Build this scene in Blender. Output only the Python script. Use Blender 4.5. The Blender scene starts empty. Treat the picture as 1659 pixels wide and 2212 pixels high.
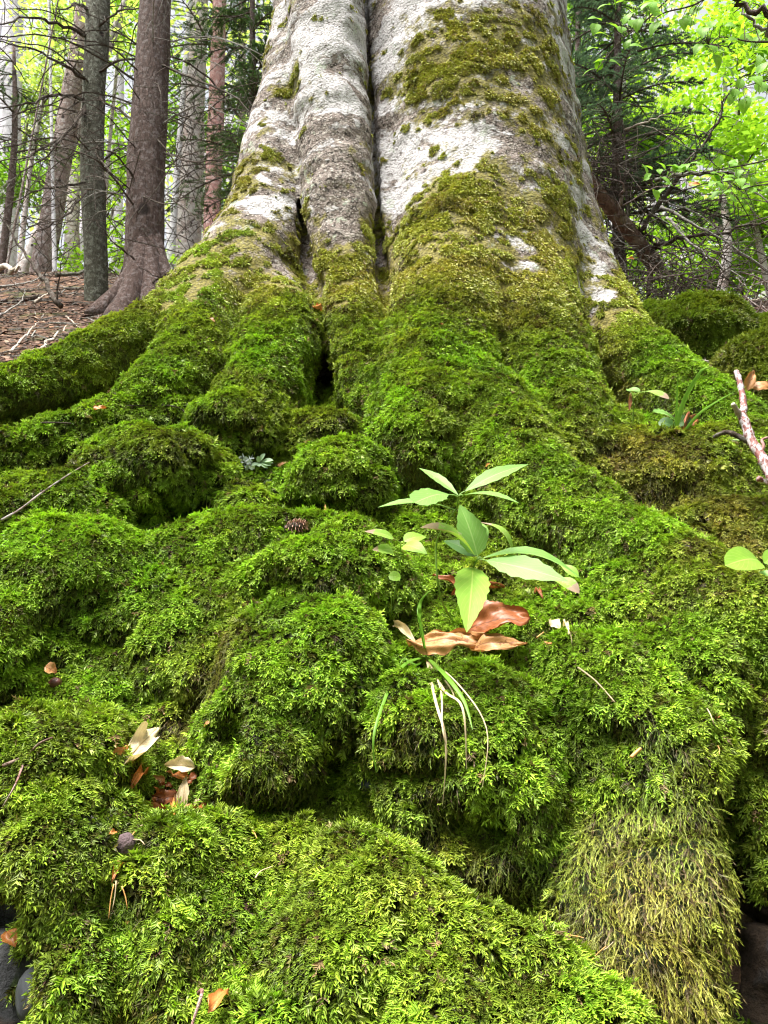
import bpy, math, random
import numpy as np
from mathutils import Vector, Matrix, Quaternion, noise as mnoise
from mathutils.bvhtree import BVHTree

random.seed(7)
RNG = np.random.default_rng(11)
SC = bpy.context.scene
COL = SC.collection

# ------------------------------------------------------------------ camera
# photograph coordinates used below: 1659 x 2212
W, H, F = 1659.0, 2212.0, 1671.0
PITCH = math.radians(12)
CAM = Vector((0.0, 0.0, 1.4))
FWD = Vector((0, math.cos(PITCH), math.sin(PITCH)))
UPV = Vector((0, -math.sin(PITCH), math.cos(PITCH)))
cam_d = bpy.data.cameras.new('camera')
cam = bpy.data.objects.new('camera', cam_d)
COL.objects.link(cam)
cam.location = CAM
cam.rotation_euler = (math.pi / 2 + PITCH, 0, 0)
cam_d.sensor_fit = 'VERTICAL'
cam_d.sensor_height = 32.0
cam_d.lens = 32.0 * F / H
cam_d.clip_start = 0.02
cam_d.clip_end = 400
cam_d.dof.use_dof = True
cam_d.dof.focus_distance = 1.35
cam_d.dof.aperture_fstop = 16.0
SC.camera = cam

# ------------------------------------------------------------------ world and sun
SUN_EL, SUN_AZ = math.radians(72), math.radians(235)      # azimuth from the +Y axis towards +X
world = bpy.data.worlds.new('World')
SC.world = world
world.use_nodes = True
wn = world.node_tree
bg = wn.nodes['Background']
sky = wn.nodes.new('ShaderNodeTexSky')
sky.sky_type = 'NISHITA'
sky.sun_disc = False
sky.sun_elevation = SUN_EL
sky.sun_rotation = SUN_AZ
sky.air_density = 1.0
sky.dust_density = 4.0
hs = wn.nodes.new('ShaderNodeHueSaturation')
hs.inputs['Saturation'].default_value = 0.22
wn.links.new(sky.outputs[0], hs.inputs['Color'])
wn.links.new(hs.outputs[0], bg.inputs['Color'])
bg.inputs['Strength'].default_value = 0.10
sun_d = bpy.data.lights.new('sun', 'SUN')
sun_d.energy = 4.4
sun_d.angle = math.radians(26)
sun_d.color = (1.0, 0.95, 0.86)
sun = bpy.data.objects.new('sun', sun_d)
COL.objects.link(sun)
sd = Vector((math.sin(SUN_AZ) * math.cos(SUN_EL), math.cos(SUN_AZ) * math.cos(SUN_EL), math.sin(SUN_EL)))
sun.rotation_euler = sd.to_track_quat('Z', 'Y').to_euler()
sun.location = sd * 30
SC.view_settings.view_transform = 'Standard'
SC.view_settings.look = 'None'
SC.view_settings.gamma = 1.0
SC.view_settings.exposure = 1.62
SC.render.engine = 'CYCLES'
SC.cycles.max_bounces = 6
SC.cycles.diffuse_bounces = 2
SC.cycles.glossy_bounces = 2
SC.cycles.transmission_bounces = 3
SC.cycles.transparent_max_bounces = 4
SC.cycles.filter_width = 1.1
SC.cycles.caustics_reflective = False
SC.cycles.caustics_refractive = False

# ------------------------------------------------------------------ helpers
def px(x, y, Y):
    """world point whose horizontal distance from the camera plane is Y, on the ray of photo point x, y"""
    d = Vector(((x - W / 2) / F, 0, 0)) + UPV * (-(y - H / 2) / F) + FWD
    return CAM + d * (Y / d.y)

def depth(p):
    return (Vector(p) - CAM).dot(FWD)

def rad(r, p):
    return r / F * depth(p)

def proj(P):
    """numpy n x 3 -> photo x, y and depth"""
    q = np.asarray(P) - np.array(CAM)
    dz = q @ np.array(FWD)
    return W / 2 + F * q[:, 0] / dz, H / 2 - F * (q @ np.array(UPV)) / dz, dz

def tag(o, label=None, cat=None, group=None, kind=None):
    if label: o['label'] = label
    if cat: o['category'] = cat
    if group: o['group'] = group
    if kind: o['kind'] = kind
    return o

def empty(name, loc=(0, 0, 0)):
    o = bpy.data.objects.new(name, None)
    o.location = loc
    o.empty_display_size = 0.05
    COL.objects.link(o)
    return o

def mesh_obj(name, verts, faces, mat=None, parent=None, smooth=False, attrs=None, uv=None):
    me = bpy.data.meshes.new(name)
    verts = np.asarray(verts, dtype=np.float32).reshape(-1, 3)
    if isinstance(faces, np.ndarray):
        n, k = faces.shape
        me.vertices.add(len(verts)); me.vertices.foreach_set('co', verts.ravel())
        me.loops.add(n * k); me.loops.foreach_set('vertex_index', faces.astype(np.int32).ravel())
        me.polygons.add(n)
        me.polygons.foreach_set('loop_start', np.arange(0, n * k, k, dtype=np.int32))
        me.polygons.foreach_set('loop_total', np.full(n, k, dtype=np.int32))
        me.update(calc_edges=True)
    else:
        me.from_pydata([tuple(v) for v in verts], [], faces)
    if attrs:
        for an, arr in attrs.items():
            arr = np.asarray(arr, dtype=np.float32)
            if arr.ndim == 1:
                a = me.attributes.new(an, 'FLOAT', 'POINT'); a.data.foreach_set('value', arr)
            else:
                a = me.attributes.new(an, 'FLOAT_COLOR', 'POINT')
                if arr.shape[1] == 3:
                    arr = np.concatenate([arr, np.ones((len(arr), 1), np.float32)], 1)
                a.data.foreach_set('color', arr.ravel())
    if smooth:
        me.polygons.foreach_set('use_smooth', np.ones(len(me.polygons), dtype=bool))
    if mat: me.materials.append(mat)
    o = bpy.data.objects.new(name, me)
    COL.objects.link(o)
    if parent:
        o.parent = parent
        o.matrix_parent_inverse = Matrix.Translation(-Vector(parent.location))
    return o

def hash3(ix, iy, iz, s):
    h = (ix.astype(np.int64) * 374761393 + iy.astype(np.int64) * 668265263 + iz.astype(np.int64) * 2147483647 + s * 974711) & 0xFFFFFFFF
    h = ((h ^ (h >> 13)) * 1274126177) & 0xFFFFFFFF
    h = (h ^ (h >> 16)) & 0xFFFFFF
    return h / float(0xFFFFFF)

def vnoise(P, scale, seed=0):
    """value noise 0..1 at n x 3 points"""
    q = np.asarray(P) * scale + 100.0
    i = np.floor(q).astype(np.int64); f = q - i
    f = f * f * (3 - 2 * f)
    r = 0
    for a in (0, 1):
        for b in (0, 1):
            for c in (0, 1):
                w = (f[:, 0] if a else 1 - f[:, 0]) * (f[:, 1] if b else 1 - f[:, 1]) * (f[:, 2] if c else 1 - f[:, 2])
                r = r + w * hash3(i[:, 0] + a, i[:, 1] + b, i[:, 2] + c, seed)
    return r

def fbm(P, scale, seed=0, octs=3, gain=0.5):
    r, a, t = 0, 1.0, 0
    for o in range(octs):
        r = r + a * vnoise(P, scale * 2.03 ** o, seed + o * 17); t += a; a *= gain
    return r / t

def sstep(a, b, x):
    t = np.clip((x - a) / (b - a), 0, 1)
    return t * t * (3 - 2 * t)

# ------------------------------------------------------------------ material helpers
class NT:
    def __init__(self, name):
        self.m = bpy.data.materials.new(name); self.m.use_nodes = True
        self.t = self.m.node_tree
        for n in list(self.t.nodes): self.t.nodes.remove(n)
        self.out = self.n('ShaderNodeOutputMaterial')
    def n(self, typ, **kw):
        nd = self.t.nodes.new(typ)
        for k, v in kw.items(): setattr(nd, k, v)
        return nd
    def l(self, a, b): self.t.links.new(a, b)
    def set(self, sock, v):
        if hasattr(v, 'is_linked') or isinstance(v, bpy.types.NodeSocket): self.l(v, sock)
        else: sock.default_value = (*v, 1) if isinstance(v, tuple) and len(v) == 3 and sock.type == 'RGBA' else v
    def noise(self, scale, detail=4, rough=0.55, vec=None, dist=0.0):
        nd = self.n('ShaderNodeTexNoise'); nd.inputs['Scale'].default_value = scale
        nd.inputs['Detail'].default_value = detail; nd.inputs['Roughness'].default_value = rough
        nd.inputs['Distortion'].default_value = dist
        if vec is not None: self.l(vec, nd.inputs['Vector'])
        return nd.outputs['Fac']
    def ramp(self, fac, stops, interp='LINEAR'):
        nd = self.n('ShaderNodeValToRGB'); nd.color_ramp.interpolation = interp
        el = nd.color_ramp.elements
        while len(el) < len(stops): el.new(0.5)
        for e, (p, c) in zip(el, stops):
            e.position = p; e.color = (*c, 1) if not isinstance(c, (int, float)) else (c, c, c, 1)
        self.l(fac, nd.inputs['Fac'])
        return nd.outputs['Color']
    def mix(self, fac, a, b, mode='MIX'):
        nd = self.n('ShaderNodeMix', data_type='RGBA', blend_type=mode)
        self.set(nd.inputs[0], fac); self.set(nd.inputs[6], a); self.set(nd.inputs[7], b)
        return nd.outputs[2]
    def math(self, op, a, b=0.0, c=None, clamp=False):
        nd = self.n('ShaderNodeMath', operation=op, use_clamp=clamp)
        self.set(nd.inputs[0], a); self.set(nd.inputs[1], b)
        if c is not None: self.set(nd.inputs[2], c)
        return nd.outputs[0]
    def attr(self, name, typ='GEOMETRY'):
        nd = self.n('ShaderNodeAttribute', attribute_type=typ, attribute_name=name)
        return nd
    def coords(self, scale=(1, 1, 1), rot=(0, 0, 0)):
        g = self.n('ShaderNodeTexCoord'); mp = self.n('ShaderNodeMapping')
        mp.inputs['Scale'].default_value = scale; mp.inputs['Rotation'].default_value = rot
        self.l(g.outputs['Object'], mp.inputs['Vector'])
        return mp.outputs['Vector']
    def bump(self, height, strength=0.5, dist=0.01, normal=None):
        nd = self.n('ShaderNodeBump'); nd.inputs['Strength'].default_value = strength
        nd.inputs['Distance'].default_value = dist; self.l(height, nd.inputs['Height'])
        if normal is not None: self.l(normal, nd.inputs['Normal'])
        return nd.outputs['Normal']
    def pbsdf(self, color, rough=0.8, normal=None, spec=0.3):
        b = self.n('ShaderNodeBsdfPrincipled'); self.set(b.inputs['Base Color'], color)
        self.set(b.inputs['Roughness'], rough); b.inputs['Specular IOR Level'].default_value = spec
        if normal is not None: self.l(normal, b.inputs['Normal'])
        return b.outputs[0]
    def leafy(self, color, trans_col=None, fac=0.4, rough=0.55, spec=0.3, normal=None):
        b = self.pbsdf(color, rough, normal, spec)
        t = self.n('ShaderNodeBsdfTranslucent'); self.set(t.inputs['Color'], trans_col if trans_col is not None else color)
        m = self.n('ShaderNodeMixShader'); m.inputs[0].default_value = fac
        self.l(b, m.inputs[1]); self.l(t.outputs[0], m.inputs[2])
        return m.outputs[0]
    def done(self, sh):
        self.l(sh, self.out.inputs['Surface']); return self.m
# ------------------------------------------------------------------ the great beech, its roots and the bank: one blended form, cut into its parts
VH = 0.0095
GX0, GX1, GY0, GY1, GZ0, GZ1 = -1.42, 1.42, 0.62, 3.1, 0.75, 4.35
gx = np.arange(GX0, GX1, VH, dtype=np.float32)
gy = np.arange(GY0, GY1, VH, dtype=np.float32)
gz = np.arange(GZ0, GZ1, VH, dtype=np.float32)

PROF = [(2500, .93), (2212, .98), (2000, 1.03), (1700, 1.12), (1500, 1.2), (1400, 1.28), (1200, 1.46), (1000, 1.72), (880, 1.95), (790, 2.25)]
prof = [px(829, y, Y + 0.075) for y, Y in PROF]
PY = [p.y for p in prof]; PZ = [p.z for p in prof]
PY.append(PY[-1] + 1.2); PZ.append(PZ[-1] + 0.50)
BANK, TRUNK = 0, 1
LEFT = [px(100, y, Y) for y, Y in [(860, 2.1), (800, 2.5), (740, 3.1), (690, 3.8), (650, 4.6), (618, 5.6), (598, 7.0), (590, 8.2)]]
RIGHT = [px(1500, y, Y) for y, Y in [(1000, 2.0), (850, 2.35), (800, 2.7), (750, 3.1), (710, 3.7), (672, 4.5), (655, 5.4)]]
def table(L):
    ys = [p.y for p in L]; zs = [p.z for p in L]
    return ys + [ys[-1] + 4, ys[-1] + 60], zs + [zs[-1] + 1.1, zs[-1] + 20]
LY, LZ = table(LEFT); RY, RZ = table(RIGHT)
PROF2Y = [-3, 0.45, 0.62, 0.75, 0.86] + PY; PROF2Z = [-0.4, 0.0, 0.12, 0.45, 0.75] + PZ
def slope_z(x, y):
    """height of the slope: the bank in front, the forest floor behind"""
    x = np.asarray(x, float); y = np.asarray(y, float)
    t = sstep(-0.5, 0.8, x / np.maximum(y, 1.0) * 2.2)
    far = np.interp(y, LY, LZ) * (1 - t) + np.interp(y, RY, RZ) * t
    near = np.interp(y, PROF2Y, PROF2Z) - 0.10 * np.clip(-x - 0.3, 0, 2) * sstep(1.2, 2.2, y) - 0.16 * np.clip(x - 0.45, 0, 2) * sstep(1.4, 2.3, y)
    s = sstep(2.0, 2.6, y)
    return near * (1 - s) + far * s
def ground_z(x, y):
    return slope_z(x, y) - sstep(1.40, 1.28, np.abs(x)) * sstep(2.42, 2.22, np.asarray(y, float)) * 0.16
def bank_z(x, y):
    return slope_z(x, y) - 0.4 * sstep(2.25, 2.55, y)
GY, GXX = np.meshgrid(gy, gx, indexing='ij')
hz = bank_z(GXX, GY).T.astype(np.float32)          # [x, y]
slope = 0.55
D = ((gz[None, None, :] - hz[:, :, None]) * slope).astype(np.float32)
RAW = D.copy() + 0.02
LAB = np.zeros(D.shape, dtype=np.uint8)

def box_of(lo, hi):
    a = [max(0, int((lo[i] - g[0]) / VH)) for i, g in enumerate((gx, gy, gz))]
    b = [min(len(g), int((hi[i] - g[0]) / VH) + 2) for i, g in enumerate((gx, gy, gz))]
    if any(q <= p for p, q in zip(a, b)): return None
    return tuple(slice(p, q) for p, q in zip(a, b))

def merge(sl, d, k, lab):
    cur = D[sl]
    h = np.clip(0.5 + 0.5 * (cur - d) / k, 0, 1)
    D[sl] = cur * (1 - h) + d * h - k * h * (1 - h)
    raw = RAW[sl]; m = d < raw
    raw[m] = d[m]; LAB[sl][m] = lab

def carve(sl, d, k):
    cur = D[sl]; nd = -d
    h = np.clip(0.5 - 0.5 * (cur - nd) / k, 0, 1)
    D[sl] = cur * (1 - h) + nd * h + k * h * (1 - h)

def cone(a, b, ra, rb, k, lab, cut=False):
    m = max(ra, rb) + k * 1.6 + 0.03
    lo = [min(a[i], b[i]) - m for i in range(3)]; hi = [max(a[i], b[i]) + m for i in range(3)]
    sl = box_of(lo, hi)
    if sl is None: return
    X = gx[sl[0]][:, None, None]; Yv = gy[sl[1]][None, :, None]; Z = gz[sl[2]][None, None, :]
    ab = np.array(b) - np.array(a); L2 = float(ab @ ab) + 1e-9
    t = ((X - a[0]) * ab[0] + (Yv - a[1]) * ab[1] + (Z - a[2]) * ab[2]) / L2
    t = np.clip(t, 0, 1)
    d = np.sqrt((X - a[0] - t * ab[0]) ** 2 + (Yv - a[1] - t * ab[1]) ** 2 + (Z - a[2] - t * ab[2]) ** 2) - (ra + t * (rb - ra))
    d = d.astype(np.float32)
    if cut: carve(sl, d, k)
    else: merge(sl, d, k, lab)

def chain(pts, k, lab, cut=False, sub=3):
    """pts: photo x, y, distance, radius in photo px; smoothed into a curve"""
    P = [(px(x, y, Y), rad(r, px(x, y, Y))) for x, y, Y, r in pts]
    out = []
    for i in range(len(P) - 1):
        p0 = P[max(i - 1, 0)]; p1 = P[i]; p2 = P[i + 1]; p3 = P[min(i + 2, len(P) - 1)]
        for j in range(sub):
            t = j / sub
            c = [0.5 * (2 * p1[0][m] + (p2[0][m] - p0[0][m]) * t + (2 * p0[0][m] - 5 * p1[0][m] + 4 * p2[0][m] - p3[0][m]) * t * t + (3 * p1[0][m] - p0[0][m] - 3 * p2[0][m] + p3[0][m]) * t ** 3) for m in range(3)]
            out.append((Vector(c), p1[1] + (p2[1] - p1[1]) * t))
    out.append(P[-1])
    for (a, ra), (b, rb) in zip(out, out[1:]): cone(a, b, ra, rb, k, lab, cut)

def blob(x, y, Y, rx, ry, rd, k=0.024, lab=BANK, cut=False):
    c = px(x, y, Y); r = (rad(rx, c), rd, rad(ry, c))
    m = k * 1.6 + 0.03
    sl = box_of([c[i] - r[i] - m for i in range(3)], [c[i] + r[i] + m for i in range(3)])
    if sl is None: return
    X = (gx[sl[0]] - c[0])[:, None, None]; Yv = (gy[sl[1]] - c[1])[None, :, None]; Z = (gz[sl[2]] - c[2])[None, None, :]
    k0 = np.sqrt((X / r[0]) ** 2 + (Yv / r[1]) ** 2 + (Z / r[2]) ** 2)
    k1 = np.sqrt((X / r[0] ** 2) ** 2 + (Yv / r[1] ** 2) ** 2 + (Z / r[2] ** 2) ** 2) + 1e-6
    d = (k0 * (k0 - 1) / k1).astype(np.float32)
    if cut: carve(sl, d, k)
    else: merge(sl, d, k, lab)

# trunk: the broad right stem with its bulges, the narrow middle stem, the left flute and the right flute
chain([(985, -900, 2.78, 195), (985, -400, 2.74, 203), (990, 0, 2.70, 208), (1008, 250, 2.65, 215), (1030, 450, 2.58, 215), (1045, 620, 2.5, 215), (1040, 760, 2.4, 190)], 0.06, 1)
chain([(705, -900, 2.53, 86), (700, -300, 2.48, 86), (704, 0, 2.44, 82), (718, 250, 2.38, 81), (731, 450, 2.31, 79), (742, 560, 2.26, 70), (765, 680, 2.17, 62), (782, 780, 2.06, 62), (800, 880, 1.93, 50)], 0.022, 2)
chain([(665, -900, 2.62, 70), (660, -300, 2.6, 70), (657, 0, 2.56, 62), (640, 180, 2.52, 70), (605, 320, 2.47, 74), (585, 450, 2.40, 84), (560, 560, 2.30, 90), (520, 660, 2.20, 90)], 0.03, 3)
chain([(1160, -900, 2.7, 50), (1160, -300, 2.68, 50), (1163, 0, 2.65, 50), (1188, 250, 2.6, 54), (1222, 450, 2.52, 58), (1262, 600, 2.43, 66), (1320, 730, 2.3, 70), (1420, 830, 2.15, 70), (1540, 920, 2.0, 70), (1660, 1010, 1.88, 76), (1800, 1080, 1.8, 80)], 0.05, 4)
# heartwood mass behind the stems
chain([(830, -900, 3.05, 190), (830, 0, 3.0, 205), (830, 350, 2.92, 235), (820, 640, 2.80, 260), (800, 800, 2.62, 250)], 0.05, 1)
# left buttress root
chain([(560, 560, 2.55, 110), (400, 760, 2.35, 90), (200, 880, 2.15, 80), (0, 930, 2.0, 70), (-150, 960, 1.95, 70)], 0.06, 5)
chain([(590, 470, 2.42, 70), (520, 560, 2.32, 78), (430, 655, 2.2, 74), (345, 730, 2.1, 60), (250, 775, 2.03, 54), (147, 815, 1.96, 50), (0, 868, 1.86, 52), (-150, 920, 1.8, 56)], 0.05, 5)
chain([(480, 640, 2.22, 70), (440, 740, 2.08, 74), (400, 830, 1.93, 66), (300, 890, 1.85, 50)], 0.06, 5)
# green front lobe, left of the hollow
chain([(600, 640, 2.24, 60), (604, 720, 2.12, 84), (585, 810, 1.98, 84), (540, 880, 1.85, 70)], 0.035, 6)
# front root under the broad stem
chain([(1000, 430, 2.42, 120), (985, 600, 2.28, 130), (965, 740, 2.1, 118), (940, 860, 1.92, 105), (900, 980, 1.74, 95)], 0.06, 7)
# right front root and its long ridge
chain([(1100, 560, 2.38, 110), (1140, 720, 2.2, 105), (1170, 830, 2.06, 100), (1215, 930, 1.9, 84), (1230, 1000, 1.8, 70)], 0.06, 8)
chain([(1040, 900, 1.86, 100), (1130, 1050, 1.66, 86), (1270, 1150, 1.53, 76), (1430, 1245, 1.42, 74), (1590, 1340, 1.30, 76), (1760, 1430, 1.24, 80)], 0.06, 9)
# bank: cushions, ledges and old root shapes under moss
blob(1480, 1075, 1.86, 290, 150, 0.20, 0.06)
blob(1600, 1200, 1.68, 170, 120, 0.14, 0.06)
blob(1640, 1010, 1.8, 120, 90, 0.12, 0.05)
chain([(-100, 1040, 1.62, 60), (80, 985, 1.72, 56), (250, 930, 1.8, 50), (400, 905, 1.86, 45)], 0.04, 10)
chain([(-120, 1230, 1.42, 90), (60, 1150, 1.5, 80), (200, 1090, 1.58, 72)], 0.05, 10)
blob(520, 945, 1.84, 112, 88, 0.14)
blob(335, 1040, 1.70, 175, 115, 0.17)
blob(700, 960, 1.86, 110, 60, 0.1)
blob(745, 1060, 1.70, 112, 100, 0.14)
blob(560, 1080, 1.62, 90, 40, 0.05)
blob(70, 1130, 1.60, 150, 90, 0.13)
blob(140, 1330, 1.46, 215, 190, 0.17, 0.04)
blob(210, 1230, 1.5, 150, 90, 0.14, 0.04)
blob(30, 1420, 1.34, 90, 130, 0.13)
chain([(365, 1235, 1.50, 66), (470, 1208, 1.50, 78), (620, 1205, 1.50, 80), (760, 1232, 1.48, 84), (860, 1300, 1.44, 56)], 0.03, BANK)
blob(700, 1270, 1.47, 190, 95, 0.14)
blob(430, 1450, 1.40, 210, 200, 0.10, 0.08)
blob(680, 1480, 1.32, 195, 180, 0.20)
blob(560, 1620, 1.20, 130, 130, 0.13)
blob(980, 1590, 1.22, 210, 150, 0.15)
blob(1090, 1400, 1.42, 150, 60, 0.1)
blob(1330, 1350, 1.42, 180, 110, 0.12, 0.06)
blob(1300, 1560, 1.27, 170, 180, 0.17)
blob(1450, 1500, 1.32, 150, 160, 0.15)
blob(1420, 1850, 1.18, 190, 340, 0.13, 0.06)
blob(1350, 2100, 1.08, 170, 260, 0.13, 0.05)
blob(1480, 2080, 1.10, 120, 300, 0.13, 0.05)
blob(1640, 1600, 1.28, 110, 120, 0.14)
blob(1020, 1760, 1.17, 190, 160, 0.12, 0.05)
blob(110, 1680, 1.08, 155, 150, 0.14)
blob(150, 1880, 1.02, 140, 190, 0.15)
blob(210, 2080, 0.98, 110, 170, 0.13)
blob(390, 1900, 1.04, 125, 125, 0.12)
blob(430, 2050, 1.0, 150, 160, 0.12)
blob(610, 1900, 1.12, 130, 120, 0.11, 0.04)
blob(790, 1930, 1.04, 130, 96, 0.12)
chain([(740, 1935, 1.04, 84), (900, 2030, 0.98, 100), (1060, 2115, 0.94, 96), (1200, 2210, 0.90, 88), (1380, 2340, 0.86, 88)], 0.04, BANK)
blob(720, 2080, 0.97, 170, 150, 0.13)
blob(950, 2180, 0.92, 200, 130, 0.12)
blob(600, 2200, 0.93, 160, 110, 0.1)
# seams between the fused stems
for dy_, dr_ in ((0.0, 1.0), (0.05, .8)):
    chain([(778, -700, 2.52 + dy_, 17 * dr_), (782, 0, 2.46 + dy_, 17 * dr_), (797, 200, 2.42 + dy_, 17 * dr_), (805, 400, 2.36 + dy_, 18 * dr_), (814, 520, 2.28 + dy_, 20 * dr_), (829, 620, 2.17 + dy_, 24 * dr_), (840, 690, 2.08 + dy_, 16 * dr_)], 0.008, 0, cut=True)
for dy_ in (0.0, 0.06):
    chain([(632, 250, 2.44 + dy_, 5), (640, 340, 2.38 + dy_, 10), (650, 450, 2.30 + dy_, 13), (664, 560, 2.21 + dy_, 17), (680, 640, 2.08 + dy_, 24)], 0.008, 0, cut=True)
chain([(1180, 620, 2.18, 9), (1230, 740, 2.08, 14), (1290, 850, 2.0, 18), (1330, 880, 1.97, 14)], 0.02, 0, cut=True)
chain([(1165, 330, 2.38, 6), (1185, 480, 2.31, 10), (1215, 600, 2.24, 9)], 0.02, 0, cut=True)
chain([(1130, 640, 2.02, 6), (1175, 690, 1.98, 9), (1230, 750, 1.94, 8)], 0.01, 0, cut=True)
# hollows: pocket between the stems' feet, leaf ledges, dark recesses at the lower corners
chain([(690, 640, 2.05, 12), (692, 730, 1.98, 26), (688, 800, 1.96, 40), (688, 850, 1.98, 20)], 0.02, 0, cut=True)
blob(690, 790, 1.90, 46, 84, 0.26, 0.015, cut=True)
blob(560, 1035, 1.50, 80, 28, 0.12, 0.03, cut=True)
blob(345, 1690, 1.03, 112, 82, 0.15, 0.02, cut=True)
blob(470, 1740, 1.06, 50, 36, 0.08, 0.02, cut=True)
blob(1000, 1325, 1.20, 165, 60, 0.14, 0.02, cut=True)
blob(620, 1130, 1.40, 60, 24, 0.08, 0.02, cut=True)
blob(1650, 1880, 1.04, 105, 200, 0.22, 0.03, cut=True)
blob(1680, 2130, 0.98, 120, 190, 0.22, 0.03, cut=True)
blob(0, 1990, 0.92, 72, 120, 0.18, 0.03, cut=True)
blob(20, 2180, 0.9, 105, 110, 0.17, 0.03, cut=True)
blob(430, 2120, 0.84, 50, 60, 0.07, 0.02, cut=True)
blob(800, 1690, 1.04, 60, 60, 0.09, 0.03, cut=True)
blob(1000, 1800, 1.04, 120, 60, 0.08, 0.04, cut=True)
blob(560, 1760, 1.03, 90, 26, 0.10, 0.03, cut=True)
blob(170, 1520, 1.12, 90, 36, 0.10, 0.03, cut=True)
blob(480, 1600, 1.12, 60, 80, 0.08, 0.03, cut=True)
chain([(1180, 1500, 1.07, 14), (1190, 1700, 1.0, 26), (1225, 1950, 0.95, 26), (1290, 2050, 0.93, 16)], 0.03, 0, cut=True)
chain([(500, 1700, 1.02, 12), (540, 1780, 1.0, 16), (640, 1800, 1.0, 12)], 0.03, 0, cut=True)
chain([(265, 1800, 0.93, 10), (270, 1900, 0.9, 16), (265, 2000, 0.9, 10)], 0.025, 0, cut=True)

def surface_nets():
    V = D < 0
    nx, ny, nz = D.shape
    c = V[:-1, :-1, :-1]
    mixed = np.zeros(c.shape, bool)
    for a, b, e in ((1,0,0),(0,1,0),(0,0,1),(1,1,0),(1,0,1),(0,1,1),(1,1,1)):
        mixed |= V[a:nx-1+a, b:ny-1+b, e:nz-1+e] != c
    ii = np.argwhere(mixed)
    idx = -np.ones(c.shape, np.int32); idx[mixed] = np.arange(len(ii))
    acc = np.zeros((len(ii), 3)); cnt = np.zeros(len(ii))
    corners = [(a, b, e) for a in (0, 1) for b in (0, 1) for e in (0, 1)]
    for p in corners:
        for ax in range(3):
            if p[ax]: continue
            q = list(p); q[ax] = 1
            d0 = D[ii[:,0]+p[0], ii[:,1]+p[1], ii[:,2]+p[2]]; d1 = D[ii[:,0]+q[0], ii[:,1]+q[1], ii[:,2]+q[2]]
            m = (d0 < 0) != (d1 < 0)
            t = np.zeros(len(ii)); t[m] = d0[m] / (d0[m] - d1[m])
            off = np.tile(np.array(p, float), (len(ii), 1)); off[:, ax] = t
            acc[m] += off[m]; cnt[m] += 1
    P = (ii + acc / cnt[:, None]) * VH + np.array([GX0, GY0, GZ0])
    lab = LAB[ii[:,0], ii[:,1], ii[:,2]]
    faces = []
    for ax in range(3):
        s0 = [slice(1, -1)] * 3; s1 = [slice(1, -1)] * 3
        s0[ax] = slice(0, -1); s1[ax] = slice(1, None)
        a = V[tuple(s0)]; b = V[tuple(s1)]
        e = np.argwhere(a != b)
        o = [1, 1, 1]; o[ax] = 0
        e = e + np.array(o)
        u, v = [i for i in range(3) if i != ax]
        def at(du, dv):
            q = e.copy(); q[:, u] -= du; q[:, v] -= dv
            return idx[q[:,0], q[:,1], q[:,2]]
        ok = (e[:, ax] < idx.shape[ax]) & (e[:, u] < idx.shape[u]) & (e[:, v] < idx.shape[v])
        e = e[ok]
        quad = np.stack([at(0, 0), at(1, 0), at(1, 1), at(0, 1)], 1)
        inside = V[e[:,0], e[:,1], e[:,2]]
        flip = inside if ax != 1 else ~inside
        quad[~flip] = quad[~flip][:, ::-1]
        faces.append(quad[(quad >= 0).all(1)])
    return P, np.concatenate(faces), lab

def vert_normals(P, Fq):
    n = np.zeros_like(P)
    fn = np.cross(P[Fq[:, 2]] - P[Fq[:, 0]], P[Fq[:, 3]] - P[Fq[:, 1]])
    for k in range(4):
        for j in range(3): n[:, j] += np.bincount(Fq[:, k], fn[:, j], len(P))
    return n / (np.linalg.norm(n, axis=1, keepdims=True) + 1e-12)

FP, FF, FL = surface_nets()
del RAW
FN = vert_normals(FP, FF)
# outward check: normals must point to growing D
_i = np.clip(((FP + FN * 0.02 - [GX0, GY0, GZ0]) / VH).astype(int), 0, np.array(D.shape) - 1)
if (D[_i[:, 0], _i[:, 1], _i[:, 2]] > 0).mean() < 0.5:
    FF = FF[:, ::-1].copy(); FN = -FN
del D
# relief: swelling cushions low down, shallow dents and ribs on the bark
hgt = FP[:, 2]
isbark = sstep(2.15, 2.6, hgt)
bump = (fbm(FP, 7, 3, 3) - 0.5) * 0.050 + (fbm(FP, 20, 9, 3) - 0.5) * 0.030
bump -= 0.026 * np.maximum(0, 1 - np.abs(fbm(FP, 6, 19, 2) - 0.5) * 18)      # wandering furrows
rib = (fbm(FP * [1, 1, 0.25], 14, 31, 3) - 0.5) * 0.016 + (fbm(FP, 12, 5, 3) - 0.5) * 0.022
onroot = np.isin(FL, [1, 2, 3, 4, 5, 6, 7, 8, 9])
bump = bump * np.where(onroot, .45, 1.0)
FP = FP + FN * (bump * (1 - isbark) + rib * isbark)[:, None]
FN = vert_normals(FP, FF)
BVH = BVHTree.FromPolygons([Vector(p) for p in FP], [tuple(int(i) for i in f) for f in FF])

def hit(x, y, lift=0.0):
    """point and normal on the bank or tree where photo point x, y meets it"""
    d = (px(x, y, 1.0) - CAM).normalized()
    p, n, i, dd = BVH.ray_cast(CAM, d)
    if p is None:
        return px(x, y, 2.0), Vector((0, -1, 0))
    return p + (n * .25 - d * .75) * lift, n
# ------------------------------------------------------------------ what grows where on the form
def blobfield(P, blobs):
    r = np.zeros(len(P))
    for x, y, rp, w in blobs:
        c, _ = hit(x, y)
        R = rad(rp, c)
        d2 = ((P - np.array(c)) ** 2).sum(1) / (R * R)
        r += w * np.exp(-d2 * 1.1)
    return r

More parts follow.
